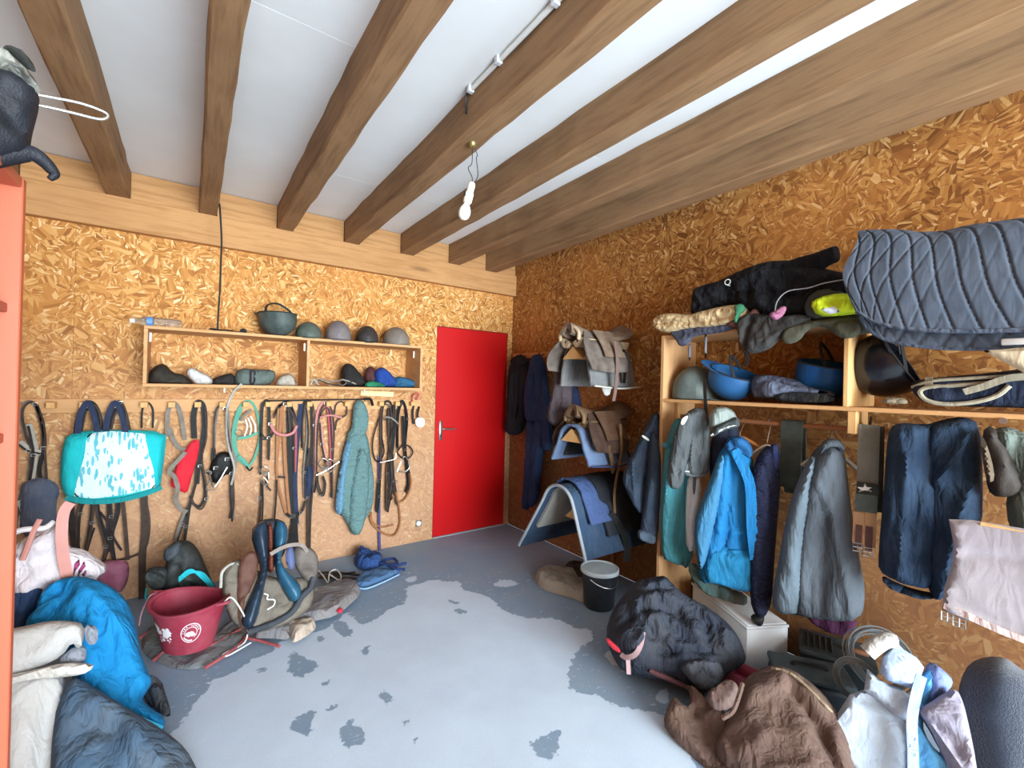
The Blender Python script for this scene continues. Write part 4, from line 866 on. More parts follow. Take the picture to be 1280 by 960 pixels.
garment('jacket', 'black jacket hanging on the first hook beside the red door', 'jacket', [
    ('body', [(641, 452), (647, 443), (654, 444), (661, 452), (664, 468), (658, 500), (653, 540), (645, 545), (637, 543), (634, 530), (638, 500), (638, 470)], p1, bk, fr),
    ('sleeve', [(638, 468), (645, 462), (648, 490), (644, 520), (642, 543), (634, 543), (634, 520), (637, 490)], right(.15), bk, dict(T=.03, Tb=.03, r=.03)),
    ('collar', [(646, 444), (654, 443), (660, 452), (654, 458), (646, 456)], right(.16), bk, dict(T=.03, Tb=.02, r=.02, s=.012))])
garment('coveralls', 'long blue work coveralls hanging beside the black jacket', 'coveralls', [
    ('body', [(668, 444), (675, 442), (680, 455), (684, 480), (687, 520), (680, 530), (672, 528), (660, 526), (658, 500), (662, 465)], right(.12), cov, fr),
    ('sleeve', [(680, 460), (686, 490), (690, 530), (691, 562), (680, 565), (678, 540), (676, 500)], right(.16), cov, dict(T=.035, Tb=.03, r=.03)),
    ('sleeve', [(664, 462), (670, 470), (668, 500), (667, 527), (657, 527), (657, 500), (660, 475)], right(.17), cov, dict(T=.03, Tb=.03, r=.03, seed=4)),
    ('trouser_leg', [(660, 524), (672, 524), (672, 560), (668, 600), (662, 638), (654, 636), (656, 600), (659, 560)], right(.10), cov, dict(T=.05, Tb=.03, r=.035, seed=5)),
    ('trouser_leg', [(668, 524), (682, 524), (679, 560), (675, 600), (672, 628), (662, 637), (664, 600), (668, 560)], right(.13), cov, dict(T=.05, Tb=.03, r=.035, seed=6))])
pj1 = face(2.42, 2.72)
garment('jacket', 'dark plum padded jacket hanging behind the top saddle', 'jacket', [
    ('body', [(700, 470), (712, 465), (722, 480), (728, 510), (728, 540), (716, 532), (712, 500)], pj1, cloth('#1d2440', '#2b304a', bs=.4), dict(T=.05, Tb=.02)),
    ('sleeve', [(692, 458), (708, 450), (716, 470), (715, 500), (714, 522), (700, 534), (686, 530), (683, 518), (690, 490)], Pl(pj1.o+pj1.n*.06, pj1.n), cloth('#4a3f42', '#5a4e50', bs=.5), dict(T=.05, Tb=.03, cr=[([(686, 505), (700, 500), (714, 502)], -.015, .01), ([(686, 520), (700, 513), (714, 515)], -.015, .01)]))])
tr = cloth('#323e4e', '#46505c', amt=.6, bs=.6); pt = face(2.46, 1.93)
garment('work_jacket', 'dark blue-grey work jacket hanging left of the shelf unit', 'jacket', [
    ('body', [(818, 512), (826, 520), (828, 580), (827, 640), (816, 645), (805, 642), (796, 640), (780, 608), (778, 595), (784, 580), (800, 548)], pt, tr, dict(T=.07, Tb=.05, cr=[([(784, 592), (800, 586), (812, 590)], .02, .012), ([(812, 540), (808, 600), (804, 640)], -.03, .012)], seed=3)),
    ('sleeve', [(816, 530), (828, 560), (828, 620), (824, 674), (812, 678), (799, 672), (803, 640), (808, 600), (811, 560)], Pl(pt.o+pt.n*.05, pt.n), tr, dict(T=.055, Tb=.03, seed=5)),
    ('cuff', [(797, 664), (800, 661), (822, 666), (821, 679), (812, 680), (797, 673)], Pl(pt.o+pt.n*.075, pt.n), cloth('#4a5766', '#5c6670'), dict(T=.04, Tb=.04, r=.02, s=.012)),
    ('reflective_strip', [(803, 543), (812, 549), (811, 552), (802, 546)], Pl(pt.o+pt.n*.075, pt.n), white, dict(T=.004, Tb=.002, r=.004, s=.006, nz=(0, 1, 1)))])
# ---------------- on the clothes rail ----------------
XC = 2.62
def hanger(t, top, pl, w=.36, mt=None, sub=None):
    a = Vector(top); h = t.add('hanger', tube([a+pl.u*(-w/2)+Vector((0, 0, -.15)), a+pl.u*(-w/4)+Vector((0, 0, -.095)), a+Vector((0, 0, -.06)), a+pl.u*(w/4)+Vector((0, 0, -.095)), a+pl.u*(w/2)+Vector((0, 0, -.15))], .011, 8), mt or plain('#c8813e', .4))
    hk = [Vector((2.66-.018, a.y, 1.345)), Vector((2.66-.004, a.y, 1.354)), Vector((2.66+.015, a.y, 1.345)), Vector((2.66+.017, a.y, 1.33)), a+Vector((0, 0, -.03)), a+Vector((0, 0, -.062))]
    t.add('hook', tube(hk, .0028, 6), steel, sub=h)
def at_rail(px, X=2.66):
    r = ray(px, 530); return (EYEP+r*(X/r.x)).y
tealj = cloth('#44848c', '#41777e', amt=.5, bs=.6); gyj = cloth('#4b4f50', '#5d6060', amt=.5, bs=.7); 
pA = face(2.435, 1.72, 0)
garment('rain_jacket', 'turquoise rain jacket hanging at the left end of the clothes rail', 'jacket', [
    ('body', [(846, 520), (860, 530), (862, 580), (862, 640), (863, 700), (850, 708), (838, 702), (828, 698), (825, 660), (827, 600), (832, 556), (838, 535)], pA, tealj, dict(T=.05, Tb=.05, seed=2)),
    ('sleeve', [(858, 560), (866, 590), (866, 650), (868, 690), (860, 712), (850, 705), (852, 640), (852, 590)], Pl(pA.o+pA.n*.0, pA.n), tealj, dict(T=.05, Tb=.04, seed=3)),
    ('pocket_flap', [(827, 553), (842, 552), (844, 559), (829, 561)], Pl(pA.o+pA.n*.05, pA.n), tealj, dict(T=.01, Tb=.005, r=.01, s=.01))])
pB = face(2.43, 1.55, 10)
garment('softshell_jacket', 'dark grey softshell jacket hanging in front of the turquoise jacket', 'jacket', [
    ('body', [(856, 516), (872, 508), (886, 514), (888, 560), (888, 592), (870, 596), (855, 592), (852, 580), (856, 550)], pB, gyj, dict(T=.06, Tb=.05, seed=2, cr=[([(876, 520), (874, 560)], -.015, .01), ([(868, 520), (866, 580)], -.02, .01)])),
    ('sleeve', [(858, 514), (868, 520), (866, 548), (858, 585), (852, 612), (835, 610), (834, 590), (840, 556), (846, 532)], Pl(pB.o+pB.n*.05, pB.n), gyj, dict(T=.04, Tb=.03, seed=3)),
    ('hem_band', [(854, 578), (870, 580), (887, 579), (887, 594), (870, 597), (855, 594)], Pl(pB.o+pB.n*.055, pB.n), cloth('#63686a', '#70757a', bs=.2), dict(T=.012, Tb=.01, r=.02, s=.012, nz=(.003, 4, 4))),
    ('reflective_strip', [(856, 588), (883, 590), (883, 592), (856, 590)], Pl(pB.o+pB.n*.068, pB.n), white, dict(T=.003, Tb=.002, r=.003, s=.006, nz=(0, 1, 1))),
    ('badge', [(852, 524), (857, 520), (861, 520), (855, 531), (851, 531)], Pl(pB.o+pB.n*.095, pB.n), plain('#d4d0cc', .6), dict(T=.003, Tb=.002, r=.004, s=.006, nz=(0, 1, 1)))])
garment('cap', 'grey peaked cap with white piping lying on the dark grey softshell jacket', 'cap', [
    ('crown', [(886, 518), (892, 510), (905, 508), (917, 513), (922, 524), (912, 530), (898, 534), (887, 536)], face(2.42, 1.42, 5), cloth('#8d9690', '#788079', bs=.5), dict(T=.06, Tb=.05, r=.06, nz=(.006, 12, 8))),
    ('brim', [(887, 537), (900, 530), (914, 524), (922, 520), (926, 532), (920, 535), (905, 538), (888, 549)], face(2.38, 1.39, 5), cloth('#3f4545', '#4b5050', bs=.3), dict(T=.03, Tb=.02, r=.02, s=.012)),
    ('piping', [(888, 543), (902, 536), (915, 531), (923, 532), (916, 533), (902, 538), (889, 546)], face(2.35, 1.375, 5), plain('#dcdcd4', .6), dict(T=.003, Tb=.003, r=.003, s=.006, nz=(0, 1, 1)))])
garment('quilted_gilet', 'dark slate gilet hanging behind the grey peaked cap', 'gilet', [('body', [(906, 524), (922, 528), (924, 545), (914, 560), (900, 580), (892, 600), (887, 600), (887, 560), (892, 540)], face(2.56, 1.36), cloth('#23293a', '#343c4c', bs=.5), dict(T=.05, Tb=.05))])
garment('white_breeches', 'white breeches leg hanging between the turquoise and bright blue jackets', 'breeches', [('leg', [(860, 592), (876, 592), (877, 620), (870, 650), (872, 688), (858, 690), (857, 650), (858, 620)], face(2.5, 1.52), cloth('#dfe2e4', '#c6ccd0', amt=.5, bs=.7), dict(T=.045, Tb=.03)), ('grey_strip', [(866, 592), (871, 592), (869, 618), (866, 618)], face(2.46, 1.50), cloth('#6a6c70'), dict(T=.02, Tb=.0, r=.01, s=.01))])
bl = cloth('#1c72aa', '#33769c', amt=.5, bs=.5, sc=4); pC = face(2.50, 1.30, 0)
t = Thing('waterproof_jacket', 'bright blue waterproof jacket with a front pocket on a wooden hanger', 'jacket')
yb_ = at_rail(930)
hanger(t, (2.62, yb_, 1.30), pC, .30)
o = lambda d: Pl(pC.o+pC.n*d, pC.n)
t.add('body', puff([(906, 556), (918, 548), (928, 556), (940, 566), (944, 600), (942, 640), (946, 690), (950, 738), (925, 738), (900, 728), (872, 728), (878, 690), (885, 640), (890, 600), (896, 572)], o(0), .08, .06, .06, .014, (.022, 7, 2), [([(918, 560), (914, 600), (908, 660), (905, 690)], -.02, .012), ([(935, 575), (938, 620), (940, 700)], .02, .012), ([(895, 655), (915, 661), (938, 662)], .012, .008)], seed=1), bl)
t.add('sleeve', puff([(898, 570), (908, 566), (906, 600), (898, 640), (890, 680), (880, 712), (871, 708), (867, 655), (880, 618), (890, 592)], o(.06), .045, .03, .04, .014, (.015, 10, 3), seed=2), cloth('#386f92', '#45748c', amt=.5, bs=.5))
t.add('hood', puff([(905, 556), (912, 546), (926, 544), (938, 553), (942, 568), (936, 574), (928, 568), (916, 566), (906, 566)], o(.05), .05, .03, .035, .012, (.016, 12, 8), [([(912, 552), (926, 562), (938, 572)], -.02, .008)], seed=3), cloth('#23598a', '#356a90', amt=.5, bs=.5))
t.add('storm_flap', ribbon([o(.10).px(918, 562), o(.12).px(930, 585), o(.13).px(938, 610), o(.13).px(940, 660), o(.12).px(944, 700)], pC.n, .05, .012), bl)
t.add('pocket', puff([(884, 690), (900, 684), (920, 684), (942, 690), (946, 712), (949, 740), (925, 739), (898, 730), (880, 727)], o(.07), .035, .02, .03, .014, (.012, 8, 6), [([(905, 688), (918, 692), (930, 689)], -.03, .008)], seed=4), cloth('#237ba8', '#33789c', amt=.4, bs=.5))
t.done()
garment('checked_shirt', 'green and brown checked shirt hem showing under the bright blue jacket', 'shirt', [('body', [(860, 702), (872, 705), (890, 725), (910, 735), (934, 742), (934, 758), (918, 754), (900, 748), (880, 742), (861, 718)], face(2.55, 1.33), cloth('#4e6a66', '#5a4a40', amt=.8), dict(T=.04, Tb=.02, r=.02))])
qn = cloth('#242a42', '#32324c', amt=.6, bs=.8, wz=2.4); pD = face(2.52, 1.16, 8)
t = Thing('quilted_jacket', 'navy quilted jacket hanging right of the bright blue jacket', 'jacket'); hanger(t, (2.64, at_rail(962), 1.27), pD, .22, steel)
o = lambda d: Pl(pD.o+pD.n*d, pD.n)
t.add('body', puff([(952, 562), (962, 556), (972, 560), (976, 600), (972, 650), (968, 700), (966, 740), (948, 738), (945, 690), (940, 640), (940, 600), (944, 575)], o(0), .06, .05, .05, .014, (.016, 9, 3), quiltcr(941, 974, 590, 735, 12), seed=2), qn)
t.add('sleeve', puff([(944, 580), (955, 576), (962, 600), (966, 650), (966, 700), (966, 752), (955, 774), (944, 770), (937, 750), (938, 700), (939, 640), (938, 605)], o(.05), .045, .03, .04, .014, (.012, 9, 4), quiltcr(938, 966, 590, 765, 15), seed=3), qn)
t.add('cuff', puff([(938, 768), (956, 766), (955, 779), (948, 782), (939, 777)], o(.06), .04, .03, .02, .01, (.006, 9, 4), seed=4), blk)
t.add('inner_lining', puff([(960, 558), (972, 552), (976, 575), (970, 600), (963, 580)], o(.03), .03, .02, .02, .012), cloth('#1f2c58', bs=.4)); t.done()
# stirrup girth over the rail
yr = at_rail(992); gw = .085
def over_rail(name, label, cat, px, w, dropf, dropb, m, extra=None, r=.022, x=2.66):
    Y = at_rail(px); t = Thing(name, label, cat)
    pts = [Vector((x-r-.004, Y, 1.335-dropf)), Vector((x-r-.004, Y, 1.335-dropf*.5)), Vector((x-r, Y, 1.33)), Vector((x-r*.6, Y, 1.335+r*.9)), Vector((x+r*.6, Y, 1.335+r*.9)), Vector((x+r, Y, 1.33)), Vector((x+r+.006, Y, 1.335-dropb*.5)), Vector((x+r+.006, Y, 1.335-dropb))]
    c = catmull(pts, 5); rows = [[p+Vector((0, dy, 0)) for dy in (-w/2, -w/6, w/6, w/2)] for p in c[::2]]
    t.add('strap', net(rows, .008, 3, 1, amp=.003, fr=12), m)
    if extra: extra(t, Y, x-r-.01)
    return t.done()
over_rail('girth', 'dark green-grey padded girth folded over the clothes rail', 'girth', 992, .105, .34, .42, leather('#46504c', '#5c6560', .6))
gc = cloth('#4c5258', '#5d6268', amt=.6, bs=.45, sc=3); pE = face(2.50, .97, 0)
t = Thing('raincoat', 'long slate grey waxed raincoat on a wire hanger', 'coat'); hanger(t, (2.64, at_rail(1040), 1.28), pE, .24, steel)
o = lambda d: Pl(pE.o+pE.n*d, pE.n)
t.add('body', puff([(1015, 565), (1030, 552), (1046, 552), (1056, 566), (1060, 600), (1066, 650), (1075, 700), (1082, 740), (1078, 772), (1040, 774), (1000, 768), (968, 762), (966, 740), (976, 690), (986, 640), (998, 600)], o(0), .10, .06, .07, .015, (.03, 5, 1.4), [([(1022, 600), (1036, 626), (1046, 680), (1062, 760)], .016, .008), ([(1050, 600), (1036, 626)], .012, .007), ([(1005, 620), (996, 690), (990, 760)], -.03, .02), ([(1030, 640), (1025, 770)], -.02, .02)], seed=5), gc)
t.add('sleeve', puff([(1012, 570), (1022, 572), (1014, 620), (1004, 680), (1000, 766), (985, 768), (965, 762), (966, 738), (975, 690), (984, 640), (998, 598)], o(.07), .06, .04, .05, .015, (.02, 8, 2), seed=6), cloth('#5a666e', '#66707a', amt=.5, bs=.45))
t.add('collar', puff([(1022, 562), (1030, 549), (1046, 548), (1056, 556), (1056, 568), (1046, 560), (1034, 560), (1024, 572)], o(.08), .035, .03, .02, .012, (.008, 10, 8), seed=7), gc); t.done()
garment('maroon_blanket', 'maroon blanket edge hanging below the slate grey raincoat', 'blanket', [('fold', [(1002, 765), (1030, 768), (1075, 772), (1062, 795), (1040, 792), (1018, 782)], face(2.66, .98), cloth('#4a2440', '#5a3050', amt=.6), dict(T=.05, Tb=.03, r=.03))])
# girth with star buckle
t = Thing('girth', 'tan and grey girth with a white star and two buckles hanging right of the raincoat', 'girth')
pG = face(2.52, .72, 0); o = lambda d: Pl(pG.o+pG.n*d, pG.n)
def band(t, pn, px0, px1, y0_, y1_, d, m, th=.008, w=None, sub=None):
    a = o(d).px((px0[0]+px0[1])/2, y0_); b = o(d).px((px1[0]+px1[1])/2, y1_); wid = (o(d).px(px0[1], y0_)-o(d).px(px0[0], y0_)).length
    return t.add(pn, ribbon([a, a.lerp(b, .33)+pG.n*.004, a.lerp(b, .66), b], pG.n, wid, th, 4), m, sub=sub)
band(t, 'webbing', (1073, 1100), (1069, 1097), 531, 640, 0, cloth('#77766a', '#5e5c52', amt=.8, bs=.3), .012)
band(t, 'back_webbing', (1095, 1106), (1092, 1104), 533, 640, -.03, cloth('#33342e', bs=.2), .01)
band(t, 'dark_band', (1071, 1099), (1070, 1098), 604, 620, .012, cloth('#2d3430', bs=.2), .008)
band(t, 'padded_band', (1069, 1096), (1068, 1096), 618, 640, .012, cloth('#56605c', '#6e7672', amt=.7), .01)
band(t, 'leather_tab', (1067, 1080), (1065, 1078), 640, 680, .012, leather('#c49a72', '#a8825e'), .006); band(t, 'leather_tab', (1082, 1096), (1081, 1094), 640, 684, .012, leather('#c49a72', '#a8825e'), .006)
band(t, 'billet', (1070, 1078), (1068, 1077), 656, 684, .018, leather('#6a4c48', '#583c3a'), .005); band(t, 'billet', (1082, 1091), (1081, 1090), 658, 688, .018, leather('#6a4c48', '#583c3a'), .005)
for bx_, by_ in ((1072, 684), (1084.5, 690)):
    c = o(.02).px(bx_, by_); a = .018; q = [c+pG.u*x*a+pG.v*y*a for x, y in ((-1, -1), (1, -1), (1, 1), (-1, 1))]
    t.add('buckle', join(tube(q+[q[0]], .0028, 5, smooth=False), tube([(q[0]+q[1])/2, (q[2]+q[3])/2], .0022, 5, smooth=False), tube([(q[0]+q[3])/2, (q[1]+q[2])/2], .0022, 5, smooth=False)), steel)
st_ = [(1069, 608), (1078, 608), (1081, 604), (1084, 608), (1093, 609), (1087, 612), (1090, 615), (1081, 613), (1073, 615), (1076, 612)]
t.add('star', puff(st_, o(.018), .003, .002, .004, .006, (0, 1, 1), sm=0), white)
tp = o(0).px(1087, 531); t.add('loop', ribbon([tp, tp+Vector((.02, 0, .03)), Vector((2.645, tp.y+.03, 1.352)), Vector((2.68, tp.y+.04, 1.34)), Vector((2.69, tp.y+.04, 1.24))], (0, -1, 0), .012, .006), black); t.done()
# navy waterproof trousers
nv = cloth('#1c2c40', '#34465a', amt=.75, bs=.55, sc=5); pF = face(2.49, .50, 0); o = lambda d: Pl(pF.o+pF.n*d, pF.n)
garment('waterproof_trousers', 'navy waterproof trousers with muddy hems folded over the clothes rail', 'trousers', [
    ('leg', [(1112, 534), (1125, 528), (1150, 530), (1170, 530), (1174, 600), (1174, 680), (1168, 736), (1140, 733), (1118, 725), (1098, 714), (1098, 690), (1104, 620), (1108, 560)], o(0), nv, dict(T=.07, Tb=.05, r=.05, nz=(.03, 6, 1.2), seed=3, cr=[([(1133, 570), (1131, 640), (1124, 710)], .018, .01)])),
    ('leg', [(1154, 532), (1180, 524), (1205, 520), (1226, 530), (1229, 600), (1228, 660), (1200, 720), (1180, 750), (1160, 745), (1156, 690), (1156, 600)], o(-.03), nv, dict(T=.09, Tb=.05, r=.06, nz=(.04, 6, 1.5), seed=6, cr=[([(1170, 600), (1196, 560), (1210, 540)], .03, .014), ([(1180, 700), (1196, 640), (1214, 600)], .025, .014)])),
    ('hem', [(1102, 718), (1120, 728), (1145, 737), (1172, 742), (1173, 748), (1150, 748), (1126, 742), (1104, 730)], o(-.02), nv, dict(T=.05, Tb=.03, r=.02))])
garment('glove', 'dark brown leather glove with a rolled cuff beside the navy trousers', 'glove', [
    ('hand', [(1226, 540), (1240, 530), (1258, 556), (1276, 590), (1282, 612), (1262, 622), (1238, 620), (1232, 600)], face(2.44, .30), leather('#2e2824', '#423a34', .6), dict(T=.05, Tb=.03)),
    ('cuff', [(1225, 546), (1230, 546), (1240, 575), (1244, 600), (1236, 604), (1230, 590)], face(2.38, .30), leather('#5e5040', '#4a3e32', .6), dict(T=.03, Tb=.02, r=.02, s=.01))])
garment('oilskin_coat', 'grey-green coat hanging at the right end of the clothes rail', 'coat', [('body', [(1238, 545), (1244, 535), (1262, 533), (1290, 545), (1330, 560), (1330, 680), (1270, 680), (1256, 640), (1262, 600), (1250, 570)], face(2.50, .22), cloth('#5d665e', '#4c544e', amt=.6, bs=.6), dict(T=.08, Tb=.03, r=.05, nz=(.03, 8, 2)))])
# pale girthed pad in the foreground right
pw = cloth('#a39a9e', '#b0a6a2', amt=.6, bs=.1, sc=4); pH = right(.60)
t = Thing('saddle_blanket', 'pale pinkish-grey folded canvas rug hanging at the right edge below the coats', 'blanket')
bd = puff([(1186, 649), (1215, 650), (1300, 664), (1400, 684), (1400, 870), (1300, 815), (1280, 804), (1240, 788), (1178, 762), (1180, 735), (1190, 705), (1192, 680)], pH, .022, .015, .02, .014, (.008, 6, 3), [([(1212, 690), (1250, 695), (1300, 700)], -.01, .005), ([(1192, 752), (1240, 772), (1300, 797)], -.006, .005)], sm=0, seed=2)
t.add('canvas', bd, pw)
t.add('binding', ribbon([pH.px(1180, 757, .024), pH.px(1210, 770, .026), pH.px(1250, 788, .026), pH.px(1300, 808, .024), pH.px(1360, 838, .024)], (-1, 0, 0), .022, .004), cloth('#d8bcb4', '#c8a8a0'))
for bx_, by_ in ((1184, 771), (1199, 778)):
    c = pH.px(bx_, by_, .0); a = .016; q = [c+pH.u*x*a+pH.v*y*a for x, y in ((-1, -1), (1, -1), (1, 1), (-1, 1))]
    t.add('buckle', join(tube(q+[q[0]], .0024, 5, smooth=False), tube([(q[0]+q[1])/2, (q[2]+q[3])/2], .002, 5, smooth=False), tube([(q[0]+q[3])/2, (q[1]+q[2])/2], .002, 5, smooth=False)), steel)
t.add('backing', boxg(XR-.585, XR-.003, -.25, -.23, 1.0, 1.03, .003), wood_raw, smooth=False) if 0 else None
t.done()
t = Thing('rug_rail', 'wooden arm projecting from the right wall that carries the pale canvas rug', 'rail')
yq = pH.px(1400, 684)
t.add('arm', boxg(XR-.62, XR-.003, yq.y-.02, yq.y+.02, yq.z+.0, yq.z+.03, .003), wood_raw, smooth=False); tpz = pH.px(1215, 650); t.add('cross_bar', obox(Vector((XR-.60, yq.y-.02, yq.z-.03)), (0, tpz.y-yq.y, tpz.z-yq.z+.01), (-.016, 0, 0), (0, 0, .02)), wood_raw, smooth=False); t.done()
# ---------------- on the shelves of the unit ----------------
Z1, Z2 = 1.451, 1.861
def onshelf(px, X): r = ray(px, 500); return (X, (EYEP+r*(X/r.x)).y)
x, y = onshelf(869, 2.62); helmet('dusty grey-green riding helmet at the left end of the middle shelf', (x, y, Z1), .115, .14, .165, '#59625e', yaw=.6, col2='#757d78', group='helmets in the clothes shelf unit')
hs_ = Pl((XF-.006, 0, 0), (-1, 0, 0))
t = Thing('helmet_strap', 'black webbing strap with a red buckle hanging from the grey-green helmet', 'strap'); pp = [Pl((XF+.03, 0, 0), (-1, 0, 0)).px(881, 474), hs_.px(881, 485), hs_.px(882, 505), hs_.px(883, 528)]; t.add('strap', ribbon(pp, (-1, 0, 0), .02, .004), blk); t.add('buckle', obox(hs_.px(880.5, 520, .003), (0, -.022, 0), (0, 0, -.03), (-.006, 0, 0), .001), plain('#8a3a30', .5)); t.done()
x, y = onshelf(916, 2.60); helmet('blue riding helmet lying upside down with its black lining up', (x, y, Z1), .104, .13, .135, '#235a8c', yaw=.4, flip=True, tilt=(.32, -.32), peak=True, group='helmets in the clothes shelf unit')
x, y = onshelf(1030, 2.66); helmet('blue fabric-covered helmet lying upside down beside the shelf divider', (x, y, Z1), .105, .12, .165, '#164f88', yaw=.2, flip=True, tilt=(.2, -.2), col2='#1c4472', peak=False, group='helmets in the clothes shelf unit')
x, y = onshelf(1118, 2.66); helmet('glossy black riding helmet on its side right of the shelf divider', (x, y+.02, Z1+.03), .13, .15, .17, '#14161c', yaw=.9, flip=True, tilt=(.9, -.7), rough=.2, strap=True, col2=None, group='helmets in the clothes shelf unit')
garment('scarf', 'crumpled grey-blue scarf between the two blue helmets', 'scarf', [('scarf', [(940, 470), (958, 468), (985, 472), (1005, 478), (1020, 484), (1043, 490), (1044, 497), (1000, 500), (960, 499), (940, 497)], right(.25), cloth('#5d6478', '#484e60', amt=.7), dict(T=.05, Tb=.03, zmin=Z1, nz=(.03, 10, 10), s=.012, seed=8)), ('scarf_end', [(950, 486), (955, 476), (968, 476), (985, 482), (1015, 486), (1040, 491), (1020, 492), (985, 491), (970, 497), (955, 497)], right(.31), cloth('#6c7488', '#585f74', amt=.6), dict(T=.03, Tb=.02, zmin=Z1, nz=(.015, 10, 10), s=.012, seed=9))])
garment('glove', 'flat black glove in front of the blue fabric-covered helmet', 'glove', [('glove', [(965, 502), (970, 492), (1000, 490), (1040, 494), (1050, 504)], right(.33), cloth('#14161c'), dict(T=.02, Tb=.03, zmin=Z1))])
ny = cloth('#20283a', '#30384c', amt=.5); trim_ = cloth('#a39a84', '#8c836e', bs=.2)
t = Thing('bridle_bag', 'navy tack bag with beige piping lying on the right of the middle shelf', 'bag')
bo = right(.30); bd = puff([(1136, 480), (1150, 474), (1190, 470), (1240, 466), (1300, 458), (1400, 455), (1400, 515), (1280, 510), (1200, 508), (1165, 507), (1145, 497)], bo, .05, .1, .04, .014, (.01, 8, 8), seed=4, zmin=Z1); t.add('body', bd, ny)
o = lambda x, y, d=.055: bo.px(x, y, d)
t.add('piping', tube([o(1280, 470), o(1240, 478), o(1190, 482), o(1160, 484), o(1150, 490), o(1158, 500), o(1180, 505), o(1215, 503), o(1245, 495), o(1262, 482)], .009, 7, 4), trim_)
t.add('piping', tube([o(1140, 484, .03), o(1165, 476), o(1210, 473), o(1260, 470), o(1300, 464)], .007, 7, 4), trim_); t.add('strap', ribbon([o(1205, 490, .07), o(1230, 483, .07), o(1260, 473, .07), o(1300, 470, .07)], (-1, 0, 0), .025, .006), trim_); t.add('tab', ribbon([o(1156, 478, .05), o(1166, 478, .058)], (-1, 0, 0), .045, .004), trim_); t.done()
garment('brush', 'beige bristle brush lying under the glossy black helmet', 'brush', [('body', [(1100, 504), (1104, 497), (1122, 496), (1135, 500), (1134, 506)], right(.34), cloth('#8c7f68', '#6e6450'), dict(T=.02, Tb=.02, zmin=Z1, s=.01, nz=(.01, 20, 20)))])
# heap on the top board
pT = right(.30); T2_ = lambda d: right(.30+d)
bkj = cloth('#131317', '#1e1e22', amt=.4, bs=.6)
t = Thing('fleece_jacket', 'black jacket with a small white logo thrown on top of the shelf unit', 'jacket')
bd = puff([(867, 402), (869, 362), (884, 356), (905, 350), (925, 340), (950, 330), (975, 325), (1000, 326), (1028, 335), (1050, 340), (1100, 352), (1100, 395), (1020, 402), (975, 398), (950, 396), (920, 380), (895, 388), (880, 398)], pT, .09, .10, .06, .014, (.03, 8, 8), [([(880, 385), (920, 368), (960, 366), (1000, 372)], -.02, .01), ([(900, 360), (960, 345), (1010, 345)], .014, .01)], seed=3, zmin=Z2)
t.add('body', bd, bkj)
t.add('sleeve', puff([(975, 330), (990, 324), (1020, 316), (1040, 308), (1047, 307), (1051, 318), (1049, 327), (1040, 330), (1025, 340), (1010, 348), (985, 345)], T2_(.03), .04, .03, .03, .012, (.012, 10, 8), seed=4, zmin=Z2), bkj)
g = textg('Q', .05); cL = pT.px(923, 357); 
t.add('logo', mapped(g, lambda v: cL+pT.n*.118+pT.u*v.x+pT.v*v.y), white, smooth=False)
t.add('logo_backing', puff([(917, 351), (929, 350), (930, 363), (918, 364)], T2_(.108), .006, .05, .01, .01, (0, 1, 1), zmin=Z2), bkj)
t.add('piping', tube([T2_(.12).px(968, 392), T2_(.13).px(972, 376), T2_(.13).px(985, 364), T2_(.12).px(1010, 360), T2_(.12).px(1030, 354), T2_(.11).px(1058, 349)], .0028, 6), plain('#a8a8aa', .7))
t.done()
be = cloth('#cfb488', '#c0a276', amt=.5, bs=.6)
t = Thing('breeches', 'folded beige breeches with a green hem at the left end of the top board', 'breeches')
t.add('leg', puff([(816, 405), (822, 394), (838, 391), (860, 394), (880, 388), (905, 382), (928, 380), (936, 388), (930, 404), (900, 410), (865, 411), (840, 417), (822, 414)], T2_(.07), .05, .08, .045, .012, (.016, 9, 9), [([(822, 405), (845, 404), (880, 403), (925, 396)], -.02, .006), ([(824, 396), (832, 405)], -.015, .006)], seed=6, zmin=Z2), be)
t.add('hem', puff([(917, 381), (929, 379), (932, 388), (924, 394), (925, 404), (916, 404), (920, 392)], T2_(.12), .02, .03, .02, .01, (.003, 9, 9), seed=7, zmin=Z2), cloth('#3d7a58', '#35684c', bs=.3)); t.done()
garment('scarf', 'grey knitted scarf with loose strings hanging off the left of the top board', 'scarf', [
    ('scarf', [(836, 415), (850, 410), (880, 406), (915, 402), (920, 412), (890, 418), (866, 420), (862, 430), (850, 434), (844, 424)], T2_(.075), cloth('#55596a', '#3c3f4a', amt=.8), dict(T=.02, Tb=.02, r=.02, s=.011, nz=(.01, 14, 14))),
    ('string', [(860, 430), (864, 430), (863, 450), (861, 452)], T2_(.09), cloth('#6a6e7c'), dict(T=.006, Tb=.004, r=.006, s=.008, nz=(0, 1, 1))), ('string', [(880, 418), (884, 418), (883, 448), (881, 448)], T2_(.09), cloth('#7a7c84'), dict(T=.006, Tb=.004, r=.006, s=.008, nz=(0, 1, 1)))])
garment('cloth_bundle', 'brown patterned cloth between the beige breeches and the grey gilet', 'cloth', [('body', [(905, 404), (918, 398), (935, 392), (945, 384), (950, 394), (935, 410), (915, 412)], T2_(.08), cloth('#6a3e38', '#8c8078', amt=.8), dict(T=.04, Tb=.04, zmin=Z2, s=.01, nz=(.012, 14, 14)))])
dg = cloth('#3a3836', '#4b4844', amt=.5, bs=.5)
t = Thing('grey_gilet', 'charcoal padded gilet drooping over the front edge of the top board', 'gilet')
